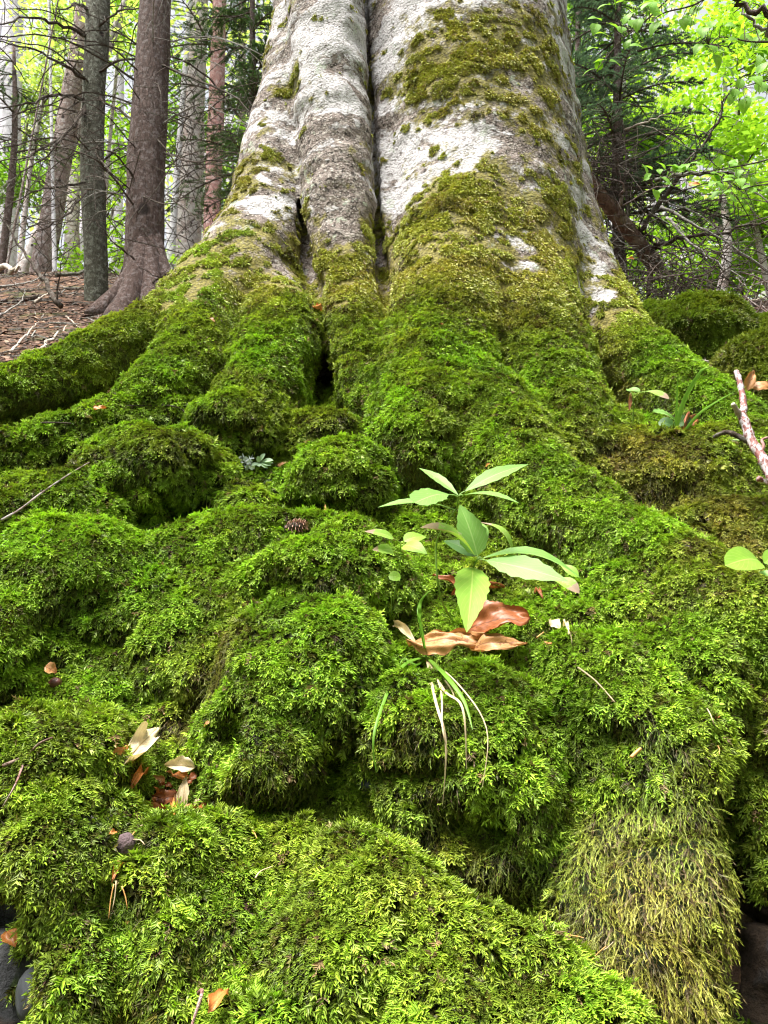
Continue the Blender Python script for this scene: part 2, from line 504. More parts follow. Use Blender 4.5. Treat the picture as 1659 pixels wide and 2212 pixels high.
ZREF = [CAM.z + 0.0, px(900, 900, 1.9).z, px(900, 720, 2.0).z, px(900, 560, 2.1).z, px(900, 350, 2.2).z, px(900, 0, 2.3).z, 5.0]
def fields(P):
    z = P[:, 2] + (fbm(P, 5, 15, 2) - .5) * 0.30
    P0 = P
    P = P + (np.stack([fbm(P, 11, 21, 3), fbm(P, 11, 22, 3), fbm(P, 11, 23, 3)], 1) - 0.5) * 0.22
    m = np.interp(z, ZREF, [1.3, 1.25, 1.0, 0.66, 0.44, 0.30, 0.3])
    m += blobfield(P, [
        (900, 150, 70, .30), (880, 270, 30, .5), (1000, 110, 90, .36), (1120, 60, 90, .42), (1150, 150, 70, .34), (1180, 210, 50, .25), (1060, 120, 200, .12), (1000, 450, 170, .08), (1060, 200, 60, .2), (960, 235, 50, .3),
        (1170, 300, 35, .25), (1195, 330, 26, .3), (880, 40, 40, .15),
        (590, 190, 26, .6), (625, 175, 30, .55), (565, 270, 24, .7), (545, 340, 28, .7), (520, 400, 28, .7), (640, 210, 18, .4),
        (1000, 400, 90, .34), (900, 480, 70, .34), (1050, 470, 90, .25), (960, 590, 110, .34), (1130, 430, 50, .2), (1180, 420, 40, .35), (1215, 470, 40, .3), (1200, 560, 60, .40), (1235, 600, 40, .3),
        (740, 620, 50, .35), (770, 590, 30, .3), (650, 470, 12, .4), (1160, 620, 60, .3), (1050, 640, 80, .2), (1330, 640, 40, .4), (1360, 720, 50, .4),
        (500, 560, 60, .3), (600, 520, 40, .1),
        (820, 310, 30, -.2), (700, 100, 80, -.45), (720, 260, 80, -.45), (720, 400, 80, -.5), (725, 500, 60, -.4), (1000, 290, 70, -.35), (880, 320, 70, -.22), (1100, 310, 60, -.3),
        (1130, 340, 40, -.2), (1260, 480, 34, -.6), (1275, 560, 34, -.7), (1285, 640, 34, -.8), (1240, 420, 26, -.5), (1215, 250, 20, -.4), (1225, 350, 20, -.4),
        (1100, 520, 34, -.6), (1135, 580, 32, -.7), (1165, 640, 24, -.5), (575, 445, 34, -.9), (550, 440, 20, -.7), (620, 580, 34, -.4), (650, 620, 20, -.4), (1160, 500, 20, -.2),
        (1245, 790, 22, -.9), (1270, 830, 16, -1.), (1280, 850, 14, -.9), (1300, 760, 14, -.8), (1300, 700, 18, -.5), (850, 360, 30, -.25), (840, 470, 16, -.3), (760, 670, 22, -.5),
        (1450, 1205, 30, -1.1), (1480, 1215, 20, -.7),
    ])
    # dark recesses carry little moss
    m += blobfield(P, [(690, 800, 45, -2.2), (690, 730, 30, -1.2), (660, 600, 16, -1), (1590, 1850, 60, -1.2), (1620, 1950, 100, -1.6), (1650, 2130, 110, -1.8), (10, 2010, 75, -1.9),
                       (20, 2180, 100, -1.9), (330, 1700, 60, -1.1), (1000, 1370, 60, -.8), (620, 1135, 34, -.9), (560, 1040, 40, -.5), (440, 2110, 44, -1.3), (800, 1690, 34, -.9), (590, 1130, 30, -.6),
                       (270, 1840, 24, -.9), (520, 1770, 24, -.8), (470, 1800, 20, -.6)])
    m += (fbm(P, 16, 41, 4, 0.6) - 0.5) * 0.75
    bk = sstep(px(900, 720, 2.0).z, px(900, 500, 2.1).z, P0[:, 2])
    m += ((fbm(P0 * [1, 1, .8], 9, 141, 5, 0.65) - 0.5) * 1.25 - .02) * bk
    m -= 2.5 * sstep(2.22, 2.40, P0[:, 1]) * (P0[:, 2] < np.interp(P0[:, 1], [2.2, 2.6, 3.1], [1.9, 2.3, 2.7])) * (np.abs(P0[:, 0]) > .75)
    olive = np.interp(z, ZREF, [0.05, 0.12, 0.5, 0.9, 1, 1, 1])
    olive += blobfield(P, [(1450, 1060, 170, .75), (1600, 1150, 110, .6), (1380, 1000, 110, .6), (460, 1480, 110, .75), (420, 1560, 100, .7), (500, 1400, 80, .5), (1450, 1900, 170, .6), (1420, 2080, 190, .6), (1250, 1750, 60, .4),
                           (610, 740, 90, -.55), (950, 760, 110, -.4), (460, 520, 80, -.7), (400, 620, 90, -.6), (1000, 830, 130, -.3), (1060, 740, 60, -.2), (1430, 760, 70, -.7), (1540, 850, 90, -.4), (560, 1060, 60, .5), (720, 640, 30, .1), (1350, 820, 80, .55), (250, 820, 90, .3), (40, 900, 60, .4),
                           (380, 990, 40, .3), (560, 1920, 90, .25), (960, 1880, 60, .5), (1020, 1800, 60, .4), (1100, 1920, 90, .5), (1500, 1220, 100, .5), (1620, 1290, 80, .4)])
    olive += (fbm(P, 5, 77, 3) - 0.5) * 0.5
    hang = blobfield(P, [(460, 1500, 110, .7), (620, 1330, 80, .35), (420, 1580, 90, .5), (1400, 1700, 170, .6), (1480, 2050, 190, .9), (1350, 2050, 160, .7), (1500, 1850, 140, .7), (1280, 1900, 90, .5), (1000, 1850, 130, .6), (1620, 1650, 60, .6), (950, 1700, 80, .4), (1080, 1850, 90, .6), (650, 2170, 90, .6), (330, 2160, 70, .6), (480, 2150, 60, .6), (1280, 1280, 60, .3), (1050, 1230, 60, .3), (60, 900, 60, .4), (250, 1400, 60, .3), (1450, 1400, 90, .35), (790, 2100, 70, .3), (700, 1740, 50, .5), (1650, 1500, 40, .4)])
    gold = blobfield(P, [(1500, 1930, 150, .45), (1480, 2120, 180, .8), (1400, 1780, 120, .2), (1340, 2150, 100, .5), (1060, 110, 150, .6), (1160, 200, 80, .7), (1130, 540, 90, .6), (1200, 520, 60, .5), (920, 560, 90, .2), (1450, 960, 90, .5), (760, 600, 50, .6), (860, 1870, 60, .5), (830, 1950, 60, .3), (1600, 1500, 60, .35), (1400, 1280, 60, .3), (1230, 1700, 60, .2), (600, 2150, 70, .6), (330, 2150, 70, .4), (640, 2030, 40, .6), (1550, 1250, 60, .5)])
    gold += (fbm(P, 9, 99, 3) - 0.5) * 0.35
    return m, np.clip(olive, 0, 1), np.clip(hang, 0, 1), np.clip(gold, 0, 1)

def bark_fields(P):
    w = np.interp(P[:, 2], ZREF, [.1, .2, .3, .4, .5, .6, .6])
    w += blobfield(P, [(690, 60, 90, .5), (650, 130, 50, .4), (740, 60, 50, .5), (720, 200, 50, .6), (730, 230, 40, .4), (990, 290, 90, .3), (880, 310, 50, .3), (850, 340, 50, .4), (1150, 370, 50, .2), (1245, 430, 40, .5), (1260, 500, 40, .8), (1275, 580, 40, .9), (1290, 640, 40, .9),
                       (1110, 520, 34, .6), (1140, 580, 30, .7), (575, 445, 40, 1.0), (860, 60, 60, .5), (840, 130, 40, .4), (1215, 100, 30, .4), (1210, 300, 30, .5), (1000, 335, 60, .5), (870, 420, 60, .4),
                       (720, 400, 60, -.15), (720, 520, 60, -.25), (1090, 270, 60, -.25), (1140, 330, 30, -.2), (700, 340, 30, .2), (780, 560, 30, -.4), (1060, 60, 40, -.1), (1470, 1210, 40, .5), (1260, 820, 50, .5)])
    return w

M_, OL_, HG_, GD_ = fields(FP)
WH_ = bark_fields(FP)

# ------------------------------------------------------------------ skin materials: bark of the beech, soil and rock of the bank
def form_mat(name, bark):
    t = NT(name)
    co = t.coords()
    moss = t.attr('moss').outputs['Fac']; white = t.attr('white').outputs['Fac']; ol = t.attr('olive').outputs['Fac']
    fine = t.noise(90, 6, 0.7, co)
    mid = t.noise(26, 5, 0.62, co, 0.6)
    cs = t.coords((1, 1, 1.9), (0.05, 0.1, 0))
    band = t.noise(6.5, 9, 0.66, cs, 0.4)
    spk = t.n('ShaderNodeTexVoronoi'); spk.inputs['Scale'].default_value = 120; t.l(co, spk.inputs['Vector'])
    speck = spk.outputs['Distance']
    if bark:
        base = t.ramp(mid, [(0.25, (0.050, 0.038, 0.032)), (0.5, (0.15, 0.118, 0.105)), (0.75, (0.26, 0.215, 0.20))])
        base = t.mix(t.ramp(t.noise(55, 5, 0.7, co), [(0.5, 0.0), (0.62, 0.75)]), base, (0.42, 0.38, 0.35))
        base = t.mix(t.ramp(t.noise(75, 5, 0.75, co, 0.5), [(0.42, 0.95), (0.48, 0.0)]), base, (0.016, 0.011, 0.008))
        base = t.mix(t.ramp(speck, [(0.14, 0.8), (0.24, 0.0)]), base, (0.46, 0.43, 0.41))
        wsum = t.math('ADD', t.math('MULTIPLY', white, 0.45), t.math('ADD', t.math('MULTIPLY', band, 1.0), t.math('MULTIPLY', t.noise(30, 6, .7, co), 0.35)))
        wm = t.ramp(wsum, [(0.93, 0.0), (0.98, 1.0)])
        wc = t.mix(t.noise(40, 4, 0.6, co), (0.32, 0.30, 0.31), (0.62, 0.61, 0.64))
        wc = t.mix(t.ramp(t.noise(150, 4, 0.7, cs), [(0.38, 0.9), (0.46, 0.0)]), wc, (0.11, 0.085, 0.07))
        wc = t.mix(t.ramp(t.noise(48, 5, 0.72, co, 0.4), [(0.36, 0.8), (0.44, 0.0)]), wc, (0.07, 0.05, 0.04))
        col = t.mix(wm, base, wc)
        # pale green lichen crusts
        gl = t.ramp(t.noise(11, 5, 0.7, co), [(0.60, 0.0), (0.66, 0.6)])
        col = t.mix(gl, col, (0.36, 0.42, 0.33))
        gm = t.ramp(t.math('ADD', t.math('MULTIPLY', moss, 0.55), t.math('MULTIPLY', t.noise(34, 6, 0.72, co, .3), 0.75)), [(0.60, 0.0), (0.73, 0.93)])
        mc = t.mix(t.ramp(t.noise(110, 5, 0.7, co), [(.35, 0.0), (.65, 1.0)]), (0.045, 0.038, 0.010), (0.25, 0.22, 0.045))
        col = t.mix(gm, col, mc)
        h = t.math('ADD', t.math('MULTIPLY', wm, 0.35), t.math('ADD', t.math('MULTIPLY', fine, 0.9), t.math('MULTIPLY', speck, -0.5)))
        nrm = t.bump(t.math('ADD', h, t.math('MULTIPLY', mid, 0.8)), 0.8, 0.007)
        return t.done(t.pbsdf(col, 0.85, nrm, 0.2))
    soil = t.ramp(fine, [(0.25, (0.010, 0.007, 0.005)), (0.6, (0.045, 0.030, 0.020)), (0.85, (0.11, 0.08, 0.055))])
    rock = t.ramp(mid, [(0.3, (0.02, 0.022, 0.026)), (0.7, (0.07, 0.07, 0.075))])
    col = t.mix(t.ramp(t.noise(9, 3, 0.5, co), [(0.5, 0.0), (0.55, 1.0)]), soil, rock)
    mc = t.mix(t.noise(70, 3, 0.6, co), (0.008, 0.014, 0.003), (0.030, 0.048, 0.009))  # near-black skin below the shoots, shade of their gaps painted in
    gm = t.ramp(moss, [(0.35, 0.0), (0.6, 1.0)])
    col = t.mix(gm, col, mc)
    return t.done(t.pbsdf(col, 0.9, t.bump(t.math('ADD', fine, mid), 0.9, 0.01), 0.25))

MAT_BARK = form_mat('beech_bark', True)
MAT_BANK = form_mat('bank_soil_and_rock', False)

def part_of_form(name, labs, mat, parent=None):
    face_lab = FL[FF[:, 0]]
    sel = np.isin(face_lab, labs)
    f = FF[sel]; u, inv = np.unique(f, return_inverse=True)
    o = mesh_obj(name, FP[u], inv.reshape(-1, 4), mat, parent, True, {'moss': M_[u], 'white': WH_[u], 'olive': OL_[u]})
    o.data.normals_split_custom_set_from_vertices([tuple(v) for v in FN[u]])
    return o

beech = empty('beech_tree', px(900, 700, 2.4))
tag(beech, 'huge old beech with patchy white bark and several fused stems above the mossy bank', 'tree')
part_of_form('trunk', [1], MAT_BARK, beech)
part_of_form('stem', [2], MAT_BARK, beech)['label'] = 'narrow middle stem with grey-brown bark'
part_of_form('stem', [3], MAT_BARK, beech)['label'] = 'outer stem flaring into the left buttress'
part_of_form('stem', [4], MAT_BARK, beech)['label'] = 'ridge of white bark running into the right root'
for l in (5, 6, 7, 8, 9): part_of_form('root', [l], MAT_BARK, beech)
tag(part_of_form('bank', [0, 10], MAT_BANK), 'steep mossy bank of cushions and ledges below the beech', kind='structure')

# ------------------------------------------------------------------ moss shoots
def moss_mat(name, rough=0.5):
    t = NT(name)
    c = t.attr('mcol', 'INSTANCER').outputs['Color']
    tip = t.attr('tip').outputs['Fac']
    dark = t.mix(1.0, c, (0.16, 0.13, 0.13), 'MULTIPLY')  # bases darkened well below the fresh tips, shade between shoots painted in
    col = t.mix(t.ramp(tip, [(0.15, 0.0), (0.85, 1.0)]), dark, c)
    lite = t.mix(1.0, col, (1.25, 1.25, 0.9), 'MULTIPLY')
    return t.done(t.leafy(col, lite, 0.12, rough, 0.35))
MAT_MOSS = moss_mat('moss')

def blade(V, Fc, T, p, d, up, L, w, t0, t1, droop=0.0):
    """one narrow leaflet: a folded diamond of four corners along d"""
    d = d.normalized(); s = d.cross(up).normalized() * w
    b = len(V)
    rz = up.normalized() * w * 0.6
    V += [p, p + d * L * 0.35 + s - rz, p + d * L + Vector((0, 0, -droop * L)), p + d * L * 0.35 - s - rz, p + d * L * 0.4 + rz]
    T += [t0, (t0 + t1) / 2, t1, (t0 + t1) / 2, (t0 + t1) / 2]
    Fc += [(b, b + 1, b + 2, b + 4), (b, b + 4, b + 2, b + 3)]

def frond(seed, L=0.016, pairs=6, width=0.45, curve=0.35, hang=False):
    r = random.Random(seed); V, Fc, T = [], [], []
    n = pairs + 1
    pts = []
    bend = r.uniform(-0.25, 0.25)
    for i in range(n + 1):
        s = i / n
        pts.append(Vector((bend * L * s * s, L * s, -curve * L * s * s + 0.12 * L * math.sin(s * 3))))
    for i in range(n):
        a, b = pts[i], pts[i + 1]; w = 0.00055 * (1.2 - i / n)
        k = len(V); V += [a + Vector((-w, 0, 0)), a + Vector((w, 0, 0)), b + Vector((w * .8, 0, 0)), b + Vector((-w * .8, 0, 0))]
        t = i / n; T += [t, t, t + 1 / n, t + 1 / n]; Fc.append((k, k + 1, k + 2, k + 3))
    for i in range(1, n + 1):
        s = i / n
        ln = L * width * (0.55 + 0.9 * math.sin(math.pi * min(1, s * 0.8 + 0.15))) * r.uniform(0.7, 1.15) * (0.45 if hang else 0.72)
        for sg in (-1, 1):
            if r.random() < 0.08: continue
            d = Vector((sg * r.uniform(0.7, 1.0), r.uniform(0.7, 1.2), r.uniform(-0.45, 0.25)))
            blade(V, Fc, T, pts[i - 1].lerp(pts[i], r.random()), d, Vector((0, 0, 1)), ln, ln * (0.12 if hang else 0.17), s * 0.8, min(1, s + 0.25), 0.15)
    blade(V, Fc, T, pts[-1] - Vector((0, L * .16, -L * .03)), Vector((r.uniform(-.2, .2), 1, -0.45)), Vector((0, 0, 1)), L * (.3 if hang else .46), L * (0.03 if hang else .075), .85, 1.0, 0.1)
    return V, Fc, T

def tuft(seed, L=0.0095, n=7):
    r = random.Random(seed); V, Fc, T = [], [], []
    for i in range(n):
        d = Vector((r.uniform(-1, 1), r.uniform(-0.2, 1.2), r.uniform(-.1, .9)))
        blade(V, Fc, T, Vector((r.uniform(-.002, .002), r.uniform(-.002, .002), 0)), d, Vector((r.random() - .5, .2, 1)), L * r.uniform(.6, 1.3), L * .12, 0.3, 1.0, 0.3)
    return V, Fc, T

def proto_collection(name, gens):
    c = bpy.data.collections.new(name)
    for i, (V, Fc, T) in enumerate(gens):
        me = bpy.data.meshes.new(name)
        me.from_pydata([tuple(v) for v in V], [], Fc)
        a = me.attributes.new('tip', 'FLOAT', 'POINT'); a.data.foreach_set('value', np.array(T, np.float32))
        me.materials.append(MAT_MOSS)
        o = bpy.data.objects.new('%s_%02d' % (name, i), me); c.objects.link(o)
    return c

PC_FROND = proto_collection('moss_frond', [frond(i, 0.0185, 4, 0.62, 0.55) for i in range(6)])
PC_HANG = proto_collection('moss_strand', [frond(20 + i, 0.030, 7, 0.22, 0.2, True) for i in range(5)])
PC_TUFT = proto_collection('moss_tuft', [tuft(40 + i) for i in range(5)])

def scatter_group(coll):
    g = bpy.data.node_groups.new('scatter_' + coll.name, 'GeometryNodeTree')
    g.interface.new_socket(name='Geometry', in_out='INPUT', socket_type='NodeSocketGeometry')
    g.interface.new_socket(name='Geometry', in_out='OUTPUT', socket_type='NodeSocketGeometry')
    N = g.nodes
    i = N.new('NodeGroupInput'); o = N.new('NodeGroupOutput')
    ip = N.new('GeometryNodeInstanceOnPoints')
    ci = N.new('GeometryNodeCollectionInfo'); ci.inputs['Collection'].default_value = coll
    ci.inputs['Separate Children'].default_value = True; ci.inputs['Reset Children'].default_value = True
    def na(name, typ):
        n = N.new('GeometryNodeInputNamedAttribute'); n.data_type = typ; n.inputs['Name'].default_value = name
        return n.outputs['Attribute']
    g.links.new(i.outputs[0], ip.inputs['Points']); g.links.new(ci.outputs[0], ip.inputs['Instance'])
    ip.inputs['Pick Instance'].default_value = True
    g.links.new(na('vid', 'INT'), ip.inputs['Instance Index'])
    g.links.new(na('rot', 'FLOAT_VECTOR'), ip.inputs['Rotation'])
    g.links.new(na('siz', 'FLOAT'), ip.inputs['Scale'])
    g.links.new(ip.outputs[0], o.inputs[0])
    return g
SG = {c.name: (scatter_group(c), len(c.objects)) for c in (PC_FROND, PC_HANG, PC_TUFT)}

def euler_from(Yd, Zd):
    Yd = Yd / np.linalg.norm(Yd, axis=1, keepdims=True)
    Xd = np.cross(Yd, Zd); Xd /= np.linalg.norm(Xd, axis=1, keepdims=True) + 1e-9
    Zd = np.cross(Xd, Yd)
    ex = np.arctan2(Yd[:, 2], Zd[:, 2]); ey = -np.arcsin(np.clip(Xd[:, 2], -1, 1)); ez = np.arctan2(Xd[:, 1], Xd[:, 0])
    return np.stack([ex, ey, ez], 1)

def scatter(name, coll, P, rot, siz, colr, parent=None):
    grp, nv = SG[coll.name]
    me = bpy.data.meshes.new(name)
    me.vertices.add(len(P)); me.vertices.foreach_set('co', P.astype(np.float32).ravel())
    a = me.attributes.new('rot', 'FLOAT_VECTOR', 'POINT'); a.data.foreach_set('vector', rot.astype(np.float32).ravel())
    a = me.attributes.new('siz', 'FLOAT', 'POINT'); a.data.foreach_set('value', siz.astype(np.float32))
    a = me.attributes.new('vid', 'INT', 'POINT'); a.data.foreach_set('value', RNG.integers(0, nv, len(P)).astype(np.int32))
    a = me.attributes.new('mcol', 'FLOAT_COLOR', 'POINT')
    a.data.foreach_set('color', np.concatenate([colr, np.ones((len(P), 1))], 1).astype(np.float32).ravel())
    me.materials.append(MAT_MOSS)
    o = bpy.data.objects.new(name, me); COL.objects.link(o)
    md = o.modifiers.new('shoots', 'NODES'); md.node_group = grp
    if parent: o.parent = parent; o.matrix_parent_inverse = Matrix.Translation(-Vector(parent.location))
    return o

def sample_form(n_per_m2, SP, SF, SN, vals, weight=None):
    a, b, c, d = (SP[SF[:, i]] for i in range(4))
    area = np.linalg.norm(np.cross(c - a, d - b), axis=1) / 2
    fn = SN[SF].mean(1); cen = (a + b + c + d) / 4
    x, y, dz = proj(cen)
    to = np.array(CAM) - cen; to /= np.linalg.norm(to, axis=1, keepdims=True)
    vis = (dz > 0.1) & (x > -160) & (x < W + 160) & (y > -160) & (y < H + 160) & ((fn * to).sum(1) > -0.3)
    dens = area * vis * n_per_m2
    if weight is not None: dens = dens * weight
    cum = np.cumsum(dens); n = int(cum[-1])
    k = np.searchsorted(cum, RNG.random(n) * cum[-1])
    u, v = RNG.random(n), RNG.random(n)
    w = [(1 - u) * (1 - v), u * (1 - v), u * v, (1 - u) * v]
    def itp(A):
        return sum((w[i][:, None] if A.ndim == 2 else w[i]) * A[SF[k, i]] for i in range(4))
    N_ = itp(SN); N_ /= np.linalg.norm(N_, axis=1, keepdims=True)
    return itp(SP), N_, [itp(A) for A in vals], FL[FF[k, 0]] if SF is FF else k

GREEN = np.array([0.24, 0.42, 0.026]); GREEN2 = np.array([0.12, 0.26, 0.018]); OLIVE = np.array([0.38, 0.39, 0.055]); OLIVE2 = np.array([0.20, 0.22, 0.040])
GOLD = np.array([0.44, 0.42, 0.075]); DEAD = np.array([0.26, 0.19, 0.09]); LIME = np.array([0.42, 0.60, 0.045])

def moss_color(P, ol, gd, dead=0.02):
    n = len(P)
    f = fbm(P, 12, 55, 3)[:, None]; r = RNG.random((n, 1))
    g = GREEN2 * (1 - f) + LIME * f
    g = g * 0.6 + GREEN * 0.4
    o = OLIVE2 * (1 - f) + OLIVE * f
    c = (g * (1 - ol[:, None]) + o * ol[:, None]) * 1.12
    c = c * (1 - .25 * (fbm(P, 4, 58, 2)[:, None] > .56) * np.array([.2, .6, 0]))
    c = c * (1 - gd[:, None] * 0.75) + GOLD * gd[:, None] * 0.75
    m = (r < dead + 0.10 * gd[:, None])
    c = np.where(m, DEAD * (0.6 + 0.6 * RNG.random((n, 1))), c)
    return c * (0.70 + 0.6 * RNG.random((n, 1))) * (1 + (RNG.random((n, 3)) - .5) * 0.12)

def directions(N_, a_n, a_d, a_r):
    n = len(N_)
    dn = np.array([0, 0, -1.0]) + N_ * N_[:, 2:3]
    ln = np.linalg.norm(dn, axis=1, keepdims=True)
    dn = dn / np.maximum(ln, 0.25)
    out = np.array([0, -0.35, 0])        # cushions lean out of the bank
    r = RNG.normal(size=(n, 3))
    Yd = N_ * a_n + dn * a_d + r * a_r + out * a_d
    Zd = N_ + RNG.normal(size=(n, 3)) * 0.25
    return Yd, Zd

STEEP_Z = [-1, -.1, .25, .5, 1]
def grow(density, layer):
    P, N_, (m, ol, hg, gd, zz), lab = sample_form(density, FP, FF, FN, [M_, OL_, HG_, GD_, FP[:, 2]])
    n = len(P)
    barkk = sstep(px(900, 740, 2.0).z, px(900, 600, 2.05).z, P[:, 2])           # 1 on the trunk
    lump = sstep(0.35, 0.65, fbm(P, 26, 61, 2))
    cl_ = vnoise(P, 105, 62)
    keep = (m > 0.55 + 0.25 * RNG.random(n)) & (barkk + RNG.random(n) * .3 + (fbm(P, 10, 88, 3) - .5) * 1.6 < 0.72)
    if layer: keep &= cl_ > 0.16 + 0.36 * RNG.random(n)
    steep = np.interp(N_[:, 2], STEEP_Z, [1.0, .75, .25, 0, 0]) + (fbm(P, 9, 44, 3) - .5) * 1.5
    hang_ = (hg * 1.2 + (fbm(P, 14, 33, 3) - .5) * .9 > 0.30 + 0.4 * RNG.random(n)) | (steep > 0.45 + .5 * RNG.random(n))
    ol = np.clip(ol + .25 * np.clip(steep, 0, 1), 0, 1)
    isb = np.isin(lab, [0, 10])
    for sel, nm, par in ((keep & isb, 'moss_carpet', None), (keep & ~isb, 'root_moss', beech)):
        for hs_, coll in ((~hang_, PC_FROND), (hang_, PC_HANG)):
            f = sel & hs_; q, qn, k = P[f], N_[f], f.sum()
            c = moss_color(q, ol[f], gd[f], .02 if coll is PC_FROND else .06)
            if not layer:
                c = c * np.array([.32, .22, .30]); nm2 = 'old_' + nm if coll is PC_FROND else 'old_moss_strands'  # older moss under the fresh shoots, darkened to put shade into the gaps
                Yd, Zd = directions(qn, .35, .8, .5); s = .45 + .5 * RNG.random(k)
                if coll is PC_HANG: s = s * .8
            elif coll is PC_FROND:
                nm2 = nm; Yd, Zd = directions(qn, 0.85, 0.72, 0.34); s = (0.50 + 0.40 * RNG.random(k)) * (.85 + .35 * lump[f])
                q = q + qn * (0.002 + 0.008 * RNG.random((k, 1)) * lump[f][:, None])
                c = c * (.78 + .44 * lump[f])[:, None]  # raised clumps lightened, dips darkened: shade of the relief put into the colour
            else:
                nm2 = 'moss_strands'; Yd, Zd = directions(qn, 0.32, 0.95, 0.42); s = 0.30 + 0.42 * RNG.random(k) + .22 * hg[f]
                c = c * (.50 + .5 * np.clip(gd[f] * 1.5 + hg[f] * .5, 0, 1))[:, None]  # strands darkened outside gold and hanging zones, shade of steep faces painted in
                q = q + qn * (0.001 + 0.006 * RNG.random((k, 1)))
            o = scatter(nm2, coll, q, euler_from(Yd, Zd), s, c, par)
            o['kind'] = 'stuff'
            if par is None:
                o['label'] = {'moss_carpet': 'bright green feathery moss shoots covering the steep bank', 'old_moss_carpet': 'older dull moss underneath the fresh shoots of the bank, darkened with painted gap shade',
                              'moss_strands': 'long thin olive moss strands hanging on the steep faces of the bank, partly darkened with painted shade', 'old_moss_strands': 'old brownish moss strands behind the hanging ones on the bank, darkened with painted gap shade'}[nm2]
                o['category'] = 'moss'
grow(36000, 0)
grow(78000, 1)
# short olive moss on the bark
P, N_, (m, ol, hg, gd, zz), lab = sample_form(80000, FP, FF, FN, [M_, OL_, HG_, GD_, FP[:, 2]], sstep(px(900, 900, 1.9).z, px(900, 700, 2.0).z, FP[FF[:, 0], 2]))
fine = fbm(P, 60, 71, 2)
mid_ = fbm(P, 26, 73, 3)
keep = (m + (fine - .5) * 0.5 + (mid_ - .5) * 1.9 > 0.72 + 0.16 * RNG.random(len(P)))
p, nn = P[keep], N_[keep]
Yd, Zd = directions(nn, 0.7, 0.8, 0.45)
s = (0.7 + 0.8 * RNG.random(len(p))) * (0.75 + 0.5 * sstep(.6, 1.1, m[keep]))
tag(scatter('bark_moss', PC_TUFT, p, euler_from(Yd, nn), s, moss_color(p, ol[keep], np.clip(gd[keep] + .1, 0, 1), 0.05) * 1.3, beech), kind='stuff')
# ------------------------------------------------------------------ hillside
def gz1(x, y): return float(ground_z(np.array([x]), np.array([y]))[0])

def grid_sheet(xs, ys):
    X, Yg = np.meshgrid(xs, ys); Z = ground_z(X, Yg)
    P = np.stack([X.ravel(), Yg.ravel(), Z.ravel()], 1)
    amp = np.interp(P[:, 1], [0, 3, 8, 30], [0.02, 0.05, 0.12, 0.6])
    P[:, 2] += (fbm(P, 1.6, 5, 4) - 0.5) * amp * 2 * (1 - sstep(1.5, 1.25, np.abs(P[:, 0])) * sstep(2.4, 2.2, P[:, 1])) + (fbm(P, 9, 8, 3) - .5) * 0.05
    n, m = len(ys), len(xs)
    i = (np.arange(n - 1)[:, None] * m + np.arange(m - 1)[None, :]).ravel()
    return P, np.stack([i, i + 1, i + m + 1, i + m], 1)
def warp(lo, hi, n, p=2.2):
    t = np.linspace(-1, 1, n); s = np.sign(t) * np.abs(t) ** p
    return np.where(s < 0, -s * lo, s * hi)
xs = warp(-60, 60, 260, 2.6)
ys = np.concatenate([np.linspace(-6, 1.5, 60), np.linspace(1.54, 9, 170), 9 + np.linspace(0, 1, 60)[1:] ** 2 * 70])
t = NT('forest_floor'); co = t.coords()
v1 = t.n('ShaderNodeTexVoronoi'); v1.inputs['Scale'].default_value = 26; t.l(t.coords((1, 1, 1.5)), v1.inputs['Vector'])
c = t.ramp(t.noise(14, 6, 0.7, co), [(0.25, (0.030, 0.016, 0.011)), (0.5, (0.095, 0.052, 0.036)), (0.8, (0.19, 0.115, 0.08))])
c = t.mix(t.ramp(v1.outputs['Color'], [(0.6, 0.0), (0.75, 0.7)]), c, (0.24, 0.13, 0.075))
c = t.mix(t.ramp(t.noise(2.2, 5, 0.65, co), [(0.52, 0.0), (0.62, 0.85)]), c, (0.045, 0.065, 0.015))
MAT_FLOOR = t.done(t.pbsdf(c, 0.9, t.bump(t.math('ADD', t.noise(30, 6, 0.7, co), v1.outputs['Distance']), 1.0, 0.03), 0.2))
GP, GF = grid_sheet(xs, ys)
tag(mesh_obj('ground', GP, GF, MAT_FLOOR, smooth=True), kind='structure')
GBVH = BVHTree.FromPolygons([Vector(p) for p in GP], [tuple(int(i) for i in f) for f in GF])
def gpoint(x, y):
    r = GBVH.ray_cast(Vector((x, y, 80)), Vector((0, 0, -1)))
    return r[0] if r[0] else Vector((x, y, gz1(x, y)))
def ghit(x, y):
    d = (px(x, y, 1.0) - CAM).normalized()
    p, n, i, dd = GBVH.ray_cast(CAM + d * 1.9, d)
    return p if p else px(x, y, 4.0)

# ------------------------------------------------------------------ tubes and bark of the woods
def tube(V, Fc, pts, radii, seg=8, cap=True, rough=0.0, seed=0):
    """tapered tube along points, into V and Fc"""
    r = random.Random(seed)
    pts = [Vector(p) for p in pts]; base = len(V); n = len(pts)
    up = None
    for i, p in enumerate(pts):
        d = (pts[min(i + 1, n - 1)] - pts[max(i - 1, 0)]).normalized()
        if up is None: up = d.orthogonal().normalized()
        else: up = (up - d * up.dot(d)).normalized()
        s = d.cross(up)
        for k in range(seg):
            a = 2 * math.pi * k / seg
            rr = radii[i] * (1 + rough * (r.random() - 0.5))
            V.append(p + (up * math.cos(a) + s * math.sin(a)) * rr)
    for i in range(n - 1):
        for k in range(seg):
            a = base + i * seg + k; b = base + i * seg + (k + 1) % seg
            Fc.append((a, b, b + seg, a + seg))
    if cap:
        Fc.append(tuple(range(base, base + seg))[::-1]); Fc.append(tuple(range(base + (n - 1) * seg, base + n * seg)))

